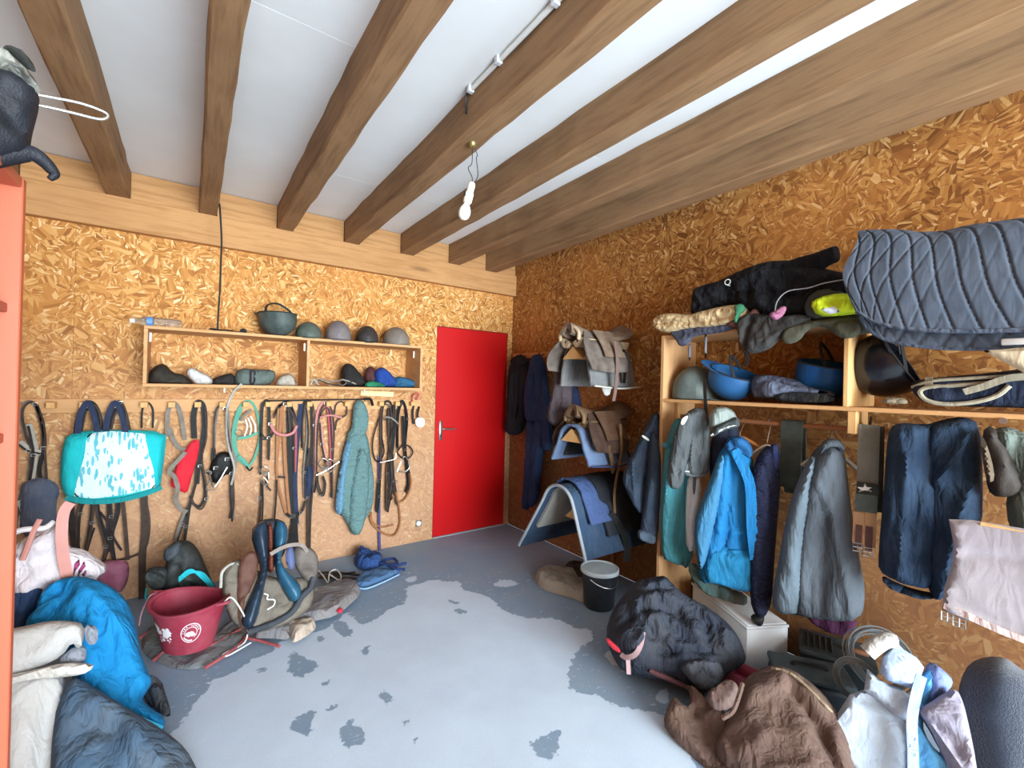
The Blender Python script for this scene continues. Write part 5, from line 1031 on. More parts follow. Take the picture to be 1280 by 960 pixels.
t.add('body', puff([(920, 402), (935, 392), (950, 392), (975, 396), (1000, 392), (1018, 398), (1000, 408), (982, 415), (972, 428), (960, 438), (940, 443), (930, 440), (924, 425)], T2_(.10), .04, .02, .03, .012, (.02, 9, 9), [([(942, 398), (934, 420), (932, 440)], -.03, .008), ([(965, 400), (950, 408), (942, 398)], -.015, .006)], seed=8), dg)
t.add('strap', ribbon([T2_(.12).px(931, 440), T2_(.12).px(935, 448), T2_(.12).px(932, 458)], (-1, 0, 0), .016, .004), blk); t.done()
garment('pink_glove', 'small dusty pink glove on the charcoal gilet', 'glove', [('palm', [(961, 392), (970, 388), (978, 382), (984, 384), (980, 394), (970, 401), (963, 397)], T2_(.165), cloth('#b0708c', '#8c5068', amt=.6), dict(T=.02, Tb=.02, r=.02, s=.009, nz=(.01, 20, 20)))])
ol = cloth('#4a4a3c', '#5c5a4c', amt=.5, bs=.3)
t = Thing('half_chaps', 'olive rubberised pad with two rounded flaps on the edge of the top board', 'pad')
t.add('flap', puff([(975, 425), (980, 410), (1000, 404), (1030, 398), (1075, 393), (1110, 396), (1110, 415), (1072, 418), (1060, 424), (1045, 420), (1035, 410), (1020, 408), (1008, 414), (1000, 426), (985, 431)], T2_(.11), .018, .012, .02, .011, (.006, 8, 8), seed=9), ol)
t.add('flap', puff([(1040, 402), (1075, 400), (1076, 418), (1062, 424), (1048, 420), (1040, 412)], T2_(.128), .014, .01, .02, .012, (.004, 8, 8), seed=10), ol); t.done()
t = Thing('mesh_bag', 'dark mesh bag behind the yellow safety vest', 'bag'); t.add('bag', puff([(1004, 388), (1008, 374), (1018, 364), (1035, 360), (1056, 364), (1070, 376), (1074, 392), (1040, 398), (1012, 400)], T2_(.10), .03, .10, .04, .012, (.008, 10, 10), seed=11, zmin=Z2), cloth('#3d4038', '#50544a', bs=.2)); t.done()
t = Thing('safety_vest', 'folded fluorescent yellow safety vest with silver tape on the top board', 'vest')
yv = cloth('#cfe32a', '#b8d82c', amt=.3, bs=.5)
bd = puff([(1012, 380), (1025, 371), (1050, 366), (1064, 368), (1076, 378), (1076, 392), (1050, 395), (1022, 396)], T2_(.14), .045, .03, .03, .011, (.014, 12, 12), [([(1022, 384), (1045, 376), (1065, 376)], -.014, .006)], seed=12); t.add('body', bd, yv); t.add('silver_tape', drape_on(bd, T2_(.14), [(1032, 388), (1048, 384), (1054, 391), (1040, 394)], .003, .008), plain('#cfd4dc', .3)); t.done()
# quilted pad over its own rack arm, right foreground
qp = cloth('#4c5460', '#5c626c', amt=.55, bs=.12, sc=8); D0 = Pl((2.34, 0, 0), (-1, 0, 0)); D1 = Pl((2.47, 0, 0), (-1, 0, 0))
top = [(1072, 300), (1110, 299), (1160, 302), (1215, 292), (1280, 284), (1360, 278), (1460, 270)]
mid = [(1056, 345), (1095, 352), (1150, 358), (1210, 358), (1280, 356), (1365, 352), (1470, 350)]
low = [(1074, 390), (1100, 404), (1150, 412), (1215, 414), (1290, 412), (1375, 410), (1480, 410)]
def qd(u, v):
    c1 = abs(((u*12-v*2.4) % 1)-.5)*2; c2 = abs(((u*12+v*3.4) % 1)-.5)*2; k = .25+.75*max(0, min(1, (.42-u)*6))
    return -.010*min(1, (1-c1)*5)**.5-.007*k*min(1, (1-c2)*6)**.5+.0025*noise.noise(Vector((u*16, v*10, 2)))
rows = [[D1.px(x, y-4) for x, y in top], [Pl((2.40, 0, 0), (-1, 0, 0)).px(x, y-4) for x, y in top], [D0.px(x, y+8) for x, y in top], [Pl((2.325, 0, 0), (-1, 0, 0)).px(x, y) for x, y in mid], [D0.px(x, y) for x, y in low]]
t = Thing('quilted_saddle_pad', 'big grey-blue diamond-quilted saddle pad hanging over the right shelf', 'saddle pad')
t.add('front_layer', net(rows, .016, 34, 18, disp=qd), qp)
r2 = [[D1.px(x, y+8) for x, y in top], [Pl((2.43, 0, 0), (-1, 0, 0)).px(x+8, y+20) for x, y in mid], [Pl((2.39, 0, 0), (-1, 0, 0)).px(x+12, y+22) for x, y in low]]
t.add('back_layer', net(r2, .014, 26, 14, disp=lambda u, v: -.006*min(1, abs((((u*12+v*3) % 1)-.5)*6))**.5-.006*min(1, abs((((u*12-v*3) % 1)-.5)*6))**.5), qp)
bd_ = [D0.px(x, y, .018) for x, y in low]; t.add('binding', tube([D0.px(1078, 302, -.02), D0.px(1057, 345, .0), D0.px(1072, 388, .005)]+bd_, .009, 7, 5), cloth('#4a5464'))
b2 = [Pl((2.39, 0, 0), (-1, 0, 0)).px(x+12, y+22, .012) for x, y in low]; t.add('binding', tube([Pl((2.39, 0, 0), (-1, 0, 0)).px(1075, 396, .01)]+b2, .008, 7, 5), cloth('#4a5464'))
t.done()
t = Thing('pad_rail', 'wooden rail above the shelf unit carrying the quilted saddle pad', 'rail')
z_ = D1.px(1160, 302).z-.035; t.add('arm', boxg(2.42, XR-.003, .10, .14, z_-.03, z_, .003), wood_raw, smooth=False); t.add('cross_bar', boxg(2.40, 2.44, -.45, .58, z_-.03, z_, .003), wood_raw, smooth=False); t.add('post', boxg(2.50, 2.54, .10, .14, Z2, z_-.03, .003), wood_raw, smooth=False); t.done()
pq = Pl((2.36, 0, 0), (-1, 0, 0)); t = Thing('canvas_cloth', 'cream canvas cloth with a white edge hanging under the quilted pad at the right edge', 'cloth')
t.add('cloth', puff([(1228, 438), (1250, 437), (1300, 432), (1400, 430), (1400, 490), (1320, 480), (1280, 466), (1250, 450)], Pl((2.33, 0, 0), (-1, 0, 0)), .02, .012, .02, .013, (.006, 7, 7), sm=0), cloth('#d9c8a8', '#b89c74', amt=.4, bs=.2)); t.add('white_edge', obox(Pl((2.31, 0, 0), (-1, 0, 0)).px(1252, 424), (0, -.2, 0), (0, 0, -.022), (-.012, 0, 0), .003), white); t.done()
# ---------------- on the floor, left and centre ----------------
def rotz(a): return Matrix.Rotation(a, 3, 'Z')
# maroon bucket with worn white print
bc = Vector((.02, 3.06, .024)); bR = rotz(-YAW-.18)
BH = .25
def bsurf(a, z, off=0.):
    k = z/BH; rx = .13+.062*k; ry = .105+.052*k
    return bc+bR @ Vector(((rx+off)*math.cos(a), (ry+off)*math.sin(a), z+.012*math.cos(2*a)*k))
def bshell():
    vs, fs = [], []; prof = [(0, -.0, 0.0)]+[(z, 0., 1) for z in np.linspace(0.001, BH, 7)]+[(BH+.006, .008, 1), (BH+.004, .016, 1), (BH-.012, .014, 1), (BH-.012, .0, 1), (BH-.005, -.008, 1)]+[(z, -.008, 1) for z in np.linspace(BH-.02, .012, 5)]
    S = 36
    for z, off, k in prof:
        for i in range(S):
            a = 2*PI*i/S; p = bsurf(a, z, off)
            vs.append(p if k else bc+Vector((0, 0, 0)))
    for j in range(len(prof)-1):
        for i in range(S): fs.append((j*S+i, j*S+(i+1) % S, (j+1)*S+(i+1) % S, (j+1)*S+i))
    j = len(prof)-1; fs.append(tuple(j*S+i for i in range(S)))
    return (vs, fs)
mr = cloth('#8e2c3e', '#9e5058', rough=.6, sc=7, bs=.05, amt=.6)
t = Thing('feed_bucket', 'maroon rubber feed bucket with worn white print and string handles', 'bucket')
b = t.add('shell', bshell(), mr)
def bmap(a0, z0): return lambda v: bsurf(a0+v.x/.185, z0+v.y, .0012)
def ringg(r0, r1, n=36, a0=0, a1=2*PI):
    vs = []; fs = []
    for i in range(n+1):
        a = a0+(a1-a0)*i/n; vs += [Vector((r0*math.cos(a), r0*math.sin(a), 0)), Vector((r1*math.cos(a), r1*math.sin(a), 0))]
    for i in range(n): fs.append((2*i, 2*i+1, 2*i+3, 2*i+2))
    return (vs, fs)
gs = [ringg(.052, .056), ringg(.032, .035, 30, -1, 3.6)]
word = 'PARA·HONER'
for i, ch in enumerate(word):
    a = math.radians(172-i*17.5); g = textg(ch, .016); m = Matrix.Rotation(a-PI/2, 3, 'Z')
    gs.append(([m @ Vector(v)+Vector((.0435*math.cos(a), .0435*math.sin(a), 0)) for v in g[0]], g[1]))
gs.append(ringg(.040, .047, 12, 3.6, 4.9))
rnd = random.Random(3)
def blob(cx, cy, rx, ry, n=16, j=.25):
    vs = [Vector((cx, cy, 0))]+[Vector((cx+rx*math.cos(2*PI*i/n)*(1+rnd.uniform(-j, j)), cy+ry*math.sin(2*PI*i/n)*(1+rnd.uniform(-j, j)), 0)) for i in range(n)]
    return (vs, [(0, 1+i, 1+(i+1) % n) for i in range(n)])
gs += [blob(-.004, -.004, .024, .013), blob(.008, -.012, .018, .008), blob(-.012, -.014, .010, .008)]
wht = plain('#e6dfe0', .7)
t.add('logo', mapped(join(*gs), bmap(math.radians(-47), .13)), wht, sub=b, smooth=False)
gs = [blob(rnd.uniform(-.06, .06), rnd.uniform(-.01, .035), rnd.uniform(.004, .016), rnd.uniform(.004, .016), 9, .5) for _ in range(34)]+[blob(rnd.uniform(-.04, .06), rnd.uniform(-.05, -.02), rnd.uniform(.003, .010), rnd.uniform(.002, .006), 8, .5) for _ in range(16)]
t.add('worn_print', mapped(join(*gs), bmap(math.radians(-102), .13)), wht, sub=b, smooth=False)
for a, dx in ((0.0, 1), (PI, -1)):
    e = bsurf(a, BH-.005, .012); t.add('ear', tube([e+bR @ Vector((0, -.035, 0)), e+bR @ Vector((dx*.035, -.01, .004)), e+bR @ Vector((dx*.035, .012, .004)), e+bR @ Vector((0, .035, 0))], .009, 8), mr, sub=b)
e = bsurf(0, BH, .03); f0 = Vector((e.x+.09, e.y-.06, .02))
t.add('rope_handle', tube([e, e+Vector((.03, -.01, .02)), e+Vector((.07, -.02, -.04)), e+Vector((.11, -.02, -.15)), Vector((e.x+.10, e.y-.0, .03)), Vector((e.x-.0, e.y-.05, .025)), Vector((e.x+.02, e.y-.07, .02)), Vector((e.x+.13, e.y-.02, .03))], .0042, 7), plain('#cfcdc6', .8))
e = bsurf(PI, BH, .03); t.add('rope_handle', tube([e, e+Vector((-.03, -.03, .0)), e+Vector((-.06, -.05, -.07)), e+Vector((-.07, -.05, -.14))], .004, 6), plain('#a0707a', .8))
t.done()
# black bag with turquoise rope
kb = leather('#2a2c2b', '#414442', .55); pk = face(.02, 3.52, 0)
o = lambda d: Pl(pk.o+pk.n*d, pk.n)
t = Thing('saddle_bag', 'black leatherette bag with a turquoise rope hanging behind the maroon bucket', 'bag')
t.add('body', puff([(212, 680), (226, 674), (240, 677), (250, 690), (258, 710), (266, 728), (276, 742), (262, 746), (230, 746), (205, 744), (196, 735), (205, 715), (208, 700)], o(0), .13, .06, .08, .015, (.035, 8, 8), [([(222, 680), (228, 695), (215, 712)], -.03, .02), ([(228, 695), (236, 712), (262, 725)], .02, .02)], seed=3), kb)
t.add('flap', puff([(203, 690), (214, 680), (226, 676), (228, 690), (216, 700), (206, 703)], o(.07), .04, .02, .03, .012, (.012, 10, 10), seed=4), leather('#343c42', '#4a5054', .5))
t.add('open_pocket', puff([(177, 718), (190, 708), (205, 708), (212, 715), (208, 735), (190, 738), (182, 728)], o(.06), .05, .03, .03, .012, (.012, 10, 10), [([(190, 716), (204, 722)], -.035, .018)], seed=5), kb)
cyan = cloth('#27b0bc', '#2a98a4', bs=.3)
for k in range(3): t.add('rope', tube([o(.15+.01*k).px(224, 726-2*k), o(.18).px(238, 716-2*k), o(.17).px(252, 716+3*k), o(.16).px(262, 726+3*k), o(.15).px(268, 736)], .007, 7), cyan)
t.done()
# saddle on the floor, underside towards the room
ps = lean(345, 800, 22, 8); o = lambda d: Pl(ps.o+ps.n*d, ps.n)
fb = leather('#1c2733', '#2a3d50', .22, .1); fbr = leather('#54342a', '#6a4a3c', .5); fgr = leather('#5b534c', '#7a716a', .7)
t = Thing('saddle', 'black and brown saddle standing on the floor with its panels showing, against the back wall', 'saddle')
t.add('seat_back', puff([(312, 665), (325, 650), (345, 647), (358, 655), (362, 675), (352, 700), (330, 720), (322, 700)], o(.0), .05, .10, .05, .015, (.004, 5, 5), seed=1), leather('#2a2a30', '#3a3a40', .4))
t.add('panel_cushion', puff([(313, 668), (321, 654), (333, 650), (336, 665), (336, 700), (333, 722), (328, 745), (322, 775), (312, 789), (300, 780), (306, 760), (320, 730), (326, 710), (320, 690)], o(.05), .06, .03, .04, .013, (.004, 5, 5), seed=2), fb)
t.add('panel_cushion', puff([(342, 650), (354, 650), (360, 660), (360, 676), (352, 690), (352, 705), (366, 720), (378, 735), (376, 750), (364, 756), (352, 735), (346, 722), (342, 700)], o(.06), .06, .03, .04, .013, (.004, 5, 5), seed=3), leather('#20485e', '#2c5a72', .22, .1))
t.add('gullet', puff([(333, 654), (341, 654), (342, 690), (343, 716), (335, 716), (335, 690)], o(.055), .03, .02, .02, .01, (.002, 5, 5), seed=4), leather('#6d3626', '#5a3024'))
t.add('flap', puff([(301, 697), (312, 688), (322, 690), (324, 706), (316, 735), (306, 752), (300, 765), (296, 755), (297, 720)], o(.02), .02, .02, .02, .012, (.006, 6, 6), seed=5), fbr)
t.add('flap', puff([(298, 750), (308, 742), (300, 785), (310, 790), (322, 786), (330, 770), (320, 792), (308, 795), (297, 778)], o(.04), .012, .012, .012, .011, (.003, 6, 6), seed=6), fbr)
t.add('flap', puff([(365, 684), (378, 680), (392, 686), (399, 700), (396, 722), (390, 735), (384, 730), (372, 715), (366, 700)], o(.03), .05, .04, .035, .012, (.018, 10, 10), seed=7), fgr)
t.add('skirt', puff([(356, 690), (365, 680), (370, 700), (366, 714), (358, 708)], o(.05), .02, .02, .02, .012, seed=8), leather('#50608a', '#5c5a70', .4))
t.add('strap', ribbon([o(.13).px(338, 693), o(.14).px(352, 685), o(.14).px(366, 681), o(.12).px(378, 682), o(.1).px(384, 690)], ps.n, .022, .006), leather('#8c8078', '#7a6e66', .7))
t.add('girth', tube([o(.05).px(310, 790), o(.08).px(340, 780), o(.09).px(365, 765), o(.1).px(378, 745), o(.09).px(388, 735), o(.08).px(392, 722)], .018, 8), leather('#34383e', '#4a4c50', .6)); t.done()
t = Thing('saddle_pad', 'dusty grey-brown saddle pad fanned out behind the saddle on the floor', 'saddle pad')
t.add('pad', puff([(276, 725), (282, 708), (298, 697), (310, 705), (330, 718), (355, 725), (385, 720), (396, 740), (385, 765), (350, 785), (315, 792), (290, 780), (280, 755)], lean(335, 806, 30, 0), .05, .05, .04, .016, (.02, 7, 7), seed=3), cloth('#6a6258', '#807668', amt=.8, bs=.4))
t.add('binding', tube([lean(335, 806, 30).px(x, y, .04) for x, y in ((276, 735), (278, 715), (290, 705), (302, 708), (310, 720))], .008, 7), cloth('#b0aaa0')); t.done()
solo('rope_hook', 'small white plastic hook lying on the pad below the saddle', 'hook', tube([lean(335, 806, 30).px(x, y, .11) for x, y in ((330, 742), (335, 744), (334, 749), (343, 750), (342, 757), (334, 762))], .0035, 7), plain('#e2ded4', .6))
# red-piped grey blanket and felt pad on the floor
redp = cloth('#a45052', '#8c4a4c', bs=.3)
def rug(name, label, cat, outl, col, c2, T=.02, pip=None, pm=None, z=.004, nz=(.012, 5, 5), seed=1, sm=1, extra=(), s=.022):
    t = Thing(name, label, cat); pl = flat(z)
    t.add('body', puff(outl, pl, T, .0, .03, s, nz, sm=sm, seed=seed), cloth(col, c2, amt=.7, bs=.4))
    for q in (pip or []): t.add('piping', tube([pl.px(x, y, .012+T*.3) for x, y in q], .008, 7), pm or redp)
    for e in extra: t.add(*e)
    return t.done()
rug('horse_rug', 'dusty grey rug with salmon red piping spread under the maroon bucket', 'rug', [(176, 800), (190, 780), (215, 790), (260, 800), (290, 775), (320, 770), (318, 782), (308, 800), (285, 815), (262, 832), (240, 838), (215, 835), (193, 826), (178, 816)], '#6e7275', '#858078', T=.02, pip=[[(192, 826), (205, 815), (225, 811), (260, 808), (285, 795), (312, 780)], [(256, 835), (280, 820), (300, 805), (318, 783)], [(305, 797), (325, 801), (350, 808)], [(176, 797), (186, 790), (196, 793)]])
rug('felt_blanket', 'brownish grey felt blanket lying in front of the saddle on the floor', 'blanket', [(314, 798), (328, 780), (350, 765), (376, 750), (400, 740), (425, 728), (448, 730), (452, 742), (435, 758), (420, 770), (395, 776), (378, 778), (366, 790), (362, 800), (340, 798)], '#757377', '#8a8078', T=.045, z=.026, seed=4, pip=None, extra=[('torn_fold', puff([(356, 784), (366, 784), (392, 777), (396, 784), (388, 792), (370, 803), (364, 803), (362, 792)], flat(.03), .05, .0, .025, .014, (.012, 14, 14), seed=7, sm=1), cloth('#b8a898', '#9c8a78', amt=.8)), ('red_tag', puff([(419, 764), (424, 759), (430, 762), (426, 767)], flat(.045), .012, .01, .02, .008, (0, 1, 1)), plain('#d0384c', .6))])
t = Thing('bridle_straps', 'black straps and a thin white cord lying on the floor by the blue pad', 'strap')
for q in ([(398, 716), (420, 716), (450, 719)], [(398, 722), (425, 722), (455, 724)], [(400, 720), (430, 718), (444, 715)]): t.add('strap', ribbon([flat(.03).px(*p) for p in q], (0, 0, 1), .03, .006), black)
t.add('cord', tube([flat(.05).px(*p) for p in ((398, 713), (404, 720), (410, 728), (412, 716), (420, 712), (426, 719), (424, 725), (412, 718))], .005, 6), plain('#d2cec6', .8)); t.done()
bp_ = cloth('#48688e', '#587896', amt=.4, bs=.3)
t = Thing('saddle_pad', 'pale blue quilted leg pad lying on the floor below the purple rope', 'pad'); t.add('pad', puff([(442, 731), (446, 722), (465, 714), (480, 708), (500, 711), (498, 718), (475, 728), (455, 735)], flat(.012), .03, .008, .03, .016, (.01, 8, 8), seed=3), bp_); t.add('piping', tube([flat(.02).px(*p) for p in ((443, 732), (456, 736), (476, 729), (499, 718))], .006, 6), cloth('#8ab0d8')); t.done()
t = Thing('halter', 'blue rope halter crumpled on the floor by the wall below the purple rope', 'halter')
t.add('bundle', puff([(442, 700), (450, 693), (462, 696), (478, 698), (480, 706), (470, 712), (455, 714), (444, 708)], flat(.01), .07, .0, .04, .016, (.03, 14, 14), seed=5), cloth('#2a4678', '#385286', bs=.5))
for q in ([(443, 698), (452, 695), (462, 700), (474, 697)], [(478, 702), (492, 710), (506, 712)], [(475, 704), (490, 707), (508, 704)], [(480, 700), (492, 698), (496, 704), (484, 706)]): t.add('rope', tube([flat(.045).px(*p) for p in q], .011, 7), cloth('#223666', '#34426e', bs=.4))
t.done()
# ---------------- the heap in the left foreground ----------------
gb = cloth('#41566b', '#5d6468', amt=.8, bs=.5, sc=4)
pz = lean(205, 1000, 52, 0); T_ = Thing('turnout_rug', 'grey-blue turnout rug at the bottom of the left heap, stained brown', 'rug')
T_.add('body', puff([(60, 1020), (66, 900), (80, 860), (95, 845), (120, 860), (150, 880), (185, 900), (212, 918), (232, 935), (246, 960), (262, 1000), (262, 1040), (60, 1040)], pz, .10, .25, .10, .017, (.06, 5, 3), [([(90, 900), (150, 930), (170, 1000)], -.03, .02), ([(120, 870), (170, 910), (200, 960)], .02, .02)], seed=3), gb)
T_.done()
bb = cloth('#1279b0', '#2688ba', amt=.35, bs=.5, sc=4); pz2 = lean(205, 918, 40, 0); o = lambda d: Pl(pz2.o+pz2.n*d, pz2.n)
t = Thing('rain_rug', 'bright blue waterproof rug draped over the left heap', 'rug')
t.add('body', puff([(28, 782), (45, 765), (48, 745), (70, 726), (105, 721), (135, 730), (158, 748), (170, 780), (174, 812), (184, 838), (191, 850), (184, 862), (176, 872), (186, 884), (207, 897), (204, 914), (192, 914), (150, 896), (110, 872), (92, 856), (88, 830), (70, 800), (40, 795)], o(.0), .11, .30, .10, .015, (.05, 5, 4), [([(50, 770), (70, 745), (78, 730)], -.04, .02), ([(60, 785), (75, 765), (90, 750)], -.03, .02), ([(135, 760), (160, 790), (190, 845)], .008, .012)], seed=5), bb)
t.add('edge_band', ribbon([o(.13).px(95, 858), o(.13).px(125, 874), o(.13).px(160, 893), o(.11).px(202, 912)], pz2.n, .022, .012), cloth('#52bce0', '#3aa8d4', bs=.2)); t.done()
nb = cloth('#2b3d5e', '#3c4c6a', amt=.6, bs=.6); pz3 = lean(60, 905, 25, 0)
solo('navy_rug', 'crumpled navy rug behind the bright blue rug next to the orange bookcase', 'rug', puff([(0, 730), (30, 722), (52, 726), (64, 732), (55, 755), (40, 775), (25, 800), (0, 810)], pz3, .10, .25, .08, .02, (.05, 7, 7), seed=6), nb)
wc = cloth('#c4c0bc', '#a9a49e', amt=.6, bs=.35, sc=3); pz4 = lean(60, 1010, 35, 0); o = lambda d: Pl(pz4.o+pz4.n*d, pz4.n)
t = Thing('saddle_cloth', 'off-white fleece-lined cloth draped down the front of the left heap', 'cloth')
t.add('lower_fold', puff([(-10, 850), (30, 842), (70, 840), (84, 850), (86, 900), (85, 960), (84, 1040), (-10, 1040)], o(-.02), .08, .08, .06, .02, (.035, 5, 2), [([(60, 860), (58, 940), (52, 1000)], -.03, .02)], seed=7), wc)
t.add('upper_fold', puff([(-10, 790), (30, 783), (60, 776), (88, 776), (106, 780), (104, 805), (97, 812), (90, 802), (78, 820), (50, 834), (-10, 850)], o(.06), .05, .10, .05, .018, (.02, 6, 6), seed=8), wc)
t.add('grey_lining', puff([(104, 780), (123, 783), (122, 805), (108, 806)], o(.05), .02, .02, .02, .014, seed=9), cloth('#8c8f98', '#7c7f88')); t.add('grey_lining', puff([(70, 826), (95, 806), (108, 808), (108, 828), (90, 832)], o(.03), .03, .02, .02, .014, seed=9), cloth('#8c8f98', '#7c7f88'))
t.add('flap', puff([(-10, 848), (40, 838), (80, 828), (119, 829), (112, 840), (90, 846), (40, 848), (-10, 862)], o(.08), .035, .02, .03, .016, (.012, 6, 6), seed=10), cloth('#d4ccc2', '#b8b0a6', amt=.5)); t.done()
solo('glove', 'dark crumpled glove on the floor at the edge of the blue rug', 'glove', puff([(176, 856), (188, 848), (203, 852), (205, 862), (213, 885), (213, 898), (200, 892), (188, 880), (178, 870)], lean(200, 900, 60), .06, .08, .04, .014, (.03, 12, 12), seed=6), cloth('#33373e', '#4a4640', amt=.7, bs=.7))
# white feed sack with coral straps
px_ = face(-.56, 2.95, 0); o = lambda d: Pl(px_.o+px_.n*d, px_.n)
sk = cloth('#dcd3d6', '#c6bcc0', amt=.6, bs=.5, sc=5); co = plain('#c98a7e', .6)
t = Thing('carrier_bag', 'white woven carrier bag with coral edges and a maroon emblem behind the blue rug', 'bag')
bd = puff([(10, 690), (30, 672), (50, 664), (70, 654), (76, 640), (84, 634), (86, 660), (84, 685), (104, 686), (120, 696), (137, 710), (120, 724), (110, 745), (60, 755), (10, 755)], o(0), .07, .10, .05, .018, (.03, 8, 8), [([(30, 690), (28, 710), (22, 730)], -.02, .012)], seed=9); t.add('body', bd, sk)
t.add('edge', ribbon([o(.10).px(88, 628), o(.11).px(80, 640), o(.12).px(77, 665), o(.12).px(79, 695), o(.11).px(85, 725)], px_.n, .04, .01), co)
t.add('handle', tube([o(.05).px(12, 668), o(.07).px(30, 662), o(.07).px(55, 660), o(.06).px(68, 652)], .012, 7), plain('#ddd6d6', .7)); t.add('edge', tube([o(.07).px(50, 649), o(.08).px(42, 664), o(.09).px(34, 685), o(.09).px(28, 700)], .011, 7), co)
for q in ([(92, 698), (98, 694), (99, 700), (94, 706), (90, 716)], [(97, 706), (104, 696), (106, 702), (99, 710), (96, 718)], [(101, 712), (106, 706), (107, 710), (103, 715)]): t.add('emblem', drape_on(bd, o(0), q, .003, .008), plain('#8c2a5c', .6))
t.done()
solo('maroon_bag', 'dusty maroon pouch hanging behind the white carrier bag', 'bag', puff([(118, 705), (135, 700), (160, 700), (162, 715), (158, 732), (150, 742), (135, 735), (120, 725)], back(.10), .05, .03, .05, .016, (.01, 7, 7), seed=3), leather('#86465a', '#9a6878', .6))
# ---------------- on the floor, right ----------------
t = Thing('plastic_tub', 'black tub with a white lid standing by the wall below the saddle racks', 'tub')
tc = Vector((2.33, 2.14, .002)); t.add('tub', lathe([(0, 0), (.098, 0), (.104, .01), (.118, .235), (.118, .24), (0, .24)], tc, 32), cloth('#2b3036', '#454b50', rough=.5, amt=.6, bs=.03)); t.add('lid', lathe([(0, .238), (.128, .238), (.132, .24), (.132, .262), (.128, .266), (.122, .266), (.116, .258), (.02, .26), (0, .26)], tc, 32), cloth('#c4cfd4', '#aab6bc', rough=.5, amt=.8, bs=.03), label='white lid'); t.add('handle', tube([tc+Vector((.125*math.cos(a), .125*math.sin(a), .215-.05*math.sin((a+2.9)/2.7*PI))) for a in np.linspace(-2.9, -.2, 8)], .003, 6), steel); t.done()
t = Thing('fleece_cloth', 'cream and brown fleece crumpled on the floor beside the tub', 'cloth')
t.add('fleece', puff([(667, 722), (674, 716), (690, 716), (708, 718), (722, 722), (738, 735), (738, 750), (730, 754), (716, 748), (700, 744), (680, 738), (670, 730)], flat(.004), .07, 0, .05, .018, (.02, 8, 8), seed=2), cloth('#a39a8e', '#8a7f74', amt=.7, bs=.3)); t.add('dark_side', puff([(702, 716), (712, 710), (728, 712), (742, 722), (744, 738), (732, 738), (722, 728), (712, 722)], flat(.02), .085, 0, .05, .016, (.02, 10, 10), seed=3), cloth('#3a2f2a', '#5c4a3c', amt=.7)); t.done()
pp_ = lean(842, 884, 42, 6); o = lambda d: Pl(pp_.o+pp_.n*d, pp_.n); dc = cloth('#282d38', '#403f40', amt=.65, bs=.7, sc=5)
t = Thing('winter_rug', 'dark slate horse rug heaped on the floor with a red and white strap', 'rug')
t.add('body', puff([(757, 790), (764, 765), (778, 745), (792, 728), (815, 722), (832, 720), (842, 732), (855, 745), (880, 757), (905, 775), (922, 795), (933, 820), (930, 832), (905, 845), (900, 860), (880, 866), (850, 856), (830, 850), (800, 846), (778, 838), (770, 828), (762, 812)], o(.0), .16, .26, .13, .014, (.075, 5, 4), [([(766, 800), (800, 775), (845, 772)], -.035, .016), ([(775, 770), (800, 752), (835, 745)], -.03, .014), ([(820, 822), (860, 822), (900, 826)], -.04, .016), ([(832, 780), (828, 800), (822, 840)], -.02, .012), ([(846, 745), (870, 765), (905, 800)], .03, .02), ([(880, 790), (880, 815)], -.03, .014), ([(790, 760), (812, 740), (830, 735)], .03, .012), ([(780, 830), (800, 810), (812, 780)], .03, .014)], seed=9, prof=.7), dc)
t.add('inner_fold', puff([(846, 830), (875, 822), (900, 826), (906, 845), (895, 862), (878, 867), (862, 850)], o(.12), .05, .06, .04, .014, (.025, 9, 9), [([(870, 840), (890, 848)], -.03, .012)], seed=4), cloth('#464a52', '#54504c', amt=.6, bs=.7))
t.add('strap', ribbon([o(.21).px(804, 790), o(.2).px(801, 806), o(.18).px(794, 818), o(.15).px(783, 822), o(.13).px(776, 818)], pp_.n, .022, .006), cloth('#a08080', '#b09a98', bs=.2)); t.add('strap', ribbon([o(.14).px(785, 823), o(.1).px(786, 843)], pp_.n, .02, .006), cloth('#a08080', '#b09a98', bs=.2)); t.add('red_buckle', puff([(757, 797), (761, 798), (774, 810), (777, 817), (768, 813), (759, 804)], o(.13), .015, .01, .01, .009, (0, 1, 1)), plain('#c42a38', .4))
t.add('strap', tube([o(.07).px(812, 838), o(.06).px(835, 848), o(.05).px(860, 860), o(.05).px(880, 867)], .012, 7), cloth('#5a3438', '#4c4440')); t.done()
# polystyrene box
bxm = plain('#dfe3e6', .6, 0, .03, 4, 'white_plastic')
A = FL(866, 728, .27); B_ = FL(934, 783, .27); u = (B_-A); u.z = 0; w_ = Vector((-u.y, u.x, 0)).normalized()*.24
if w_.x < 0: w_ = -w_
t = Thing('storage_box', 'white plastic storage box standing under the bright blue jacket', 'box')
def O3(v, z): return Vector((v.x, v.y, z))
a0 = O3(A, .002); nrm_ = w_.normalized(); un = u.normalized(); th = .012
for pn, oo, e1, e2, e3 in (('side', a0, u, nrm_*th, (0, 0, .26)), ('side', a0+w_-nrm_*th, u, nrm_*th, (0, 0, .26)), ('end', a0+nrm_*th, un*th, w_-nrm_*th*2, (0, 0, .26)), ('end', a0+u-un*th+nrm_*th, un*th, w_-nrm_*th*2, (0, 0, .26)), ('bottom', a0+un*th+nrm_*th, u-un*th*2, w_-nrm_*th*2, (0, 0, .012))): t.add(pn, obox(oo, e1, e2, e3, .003), bxm)
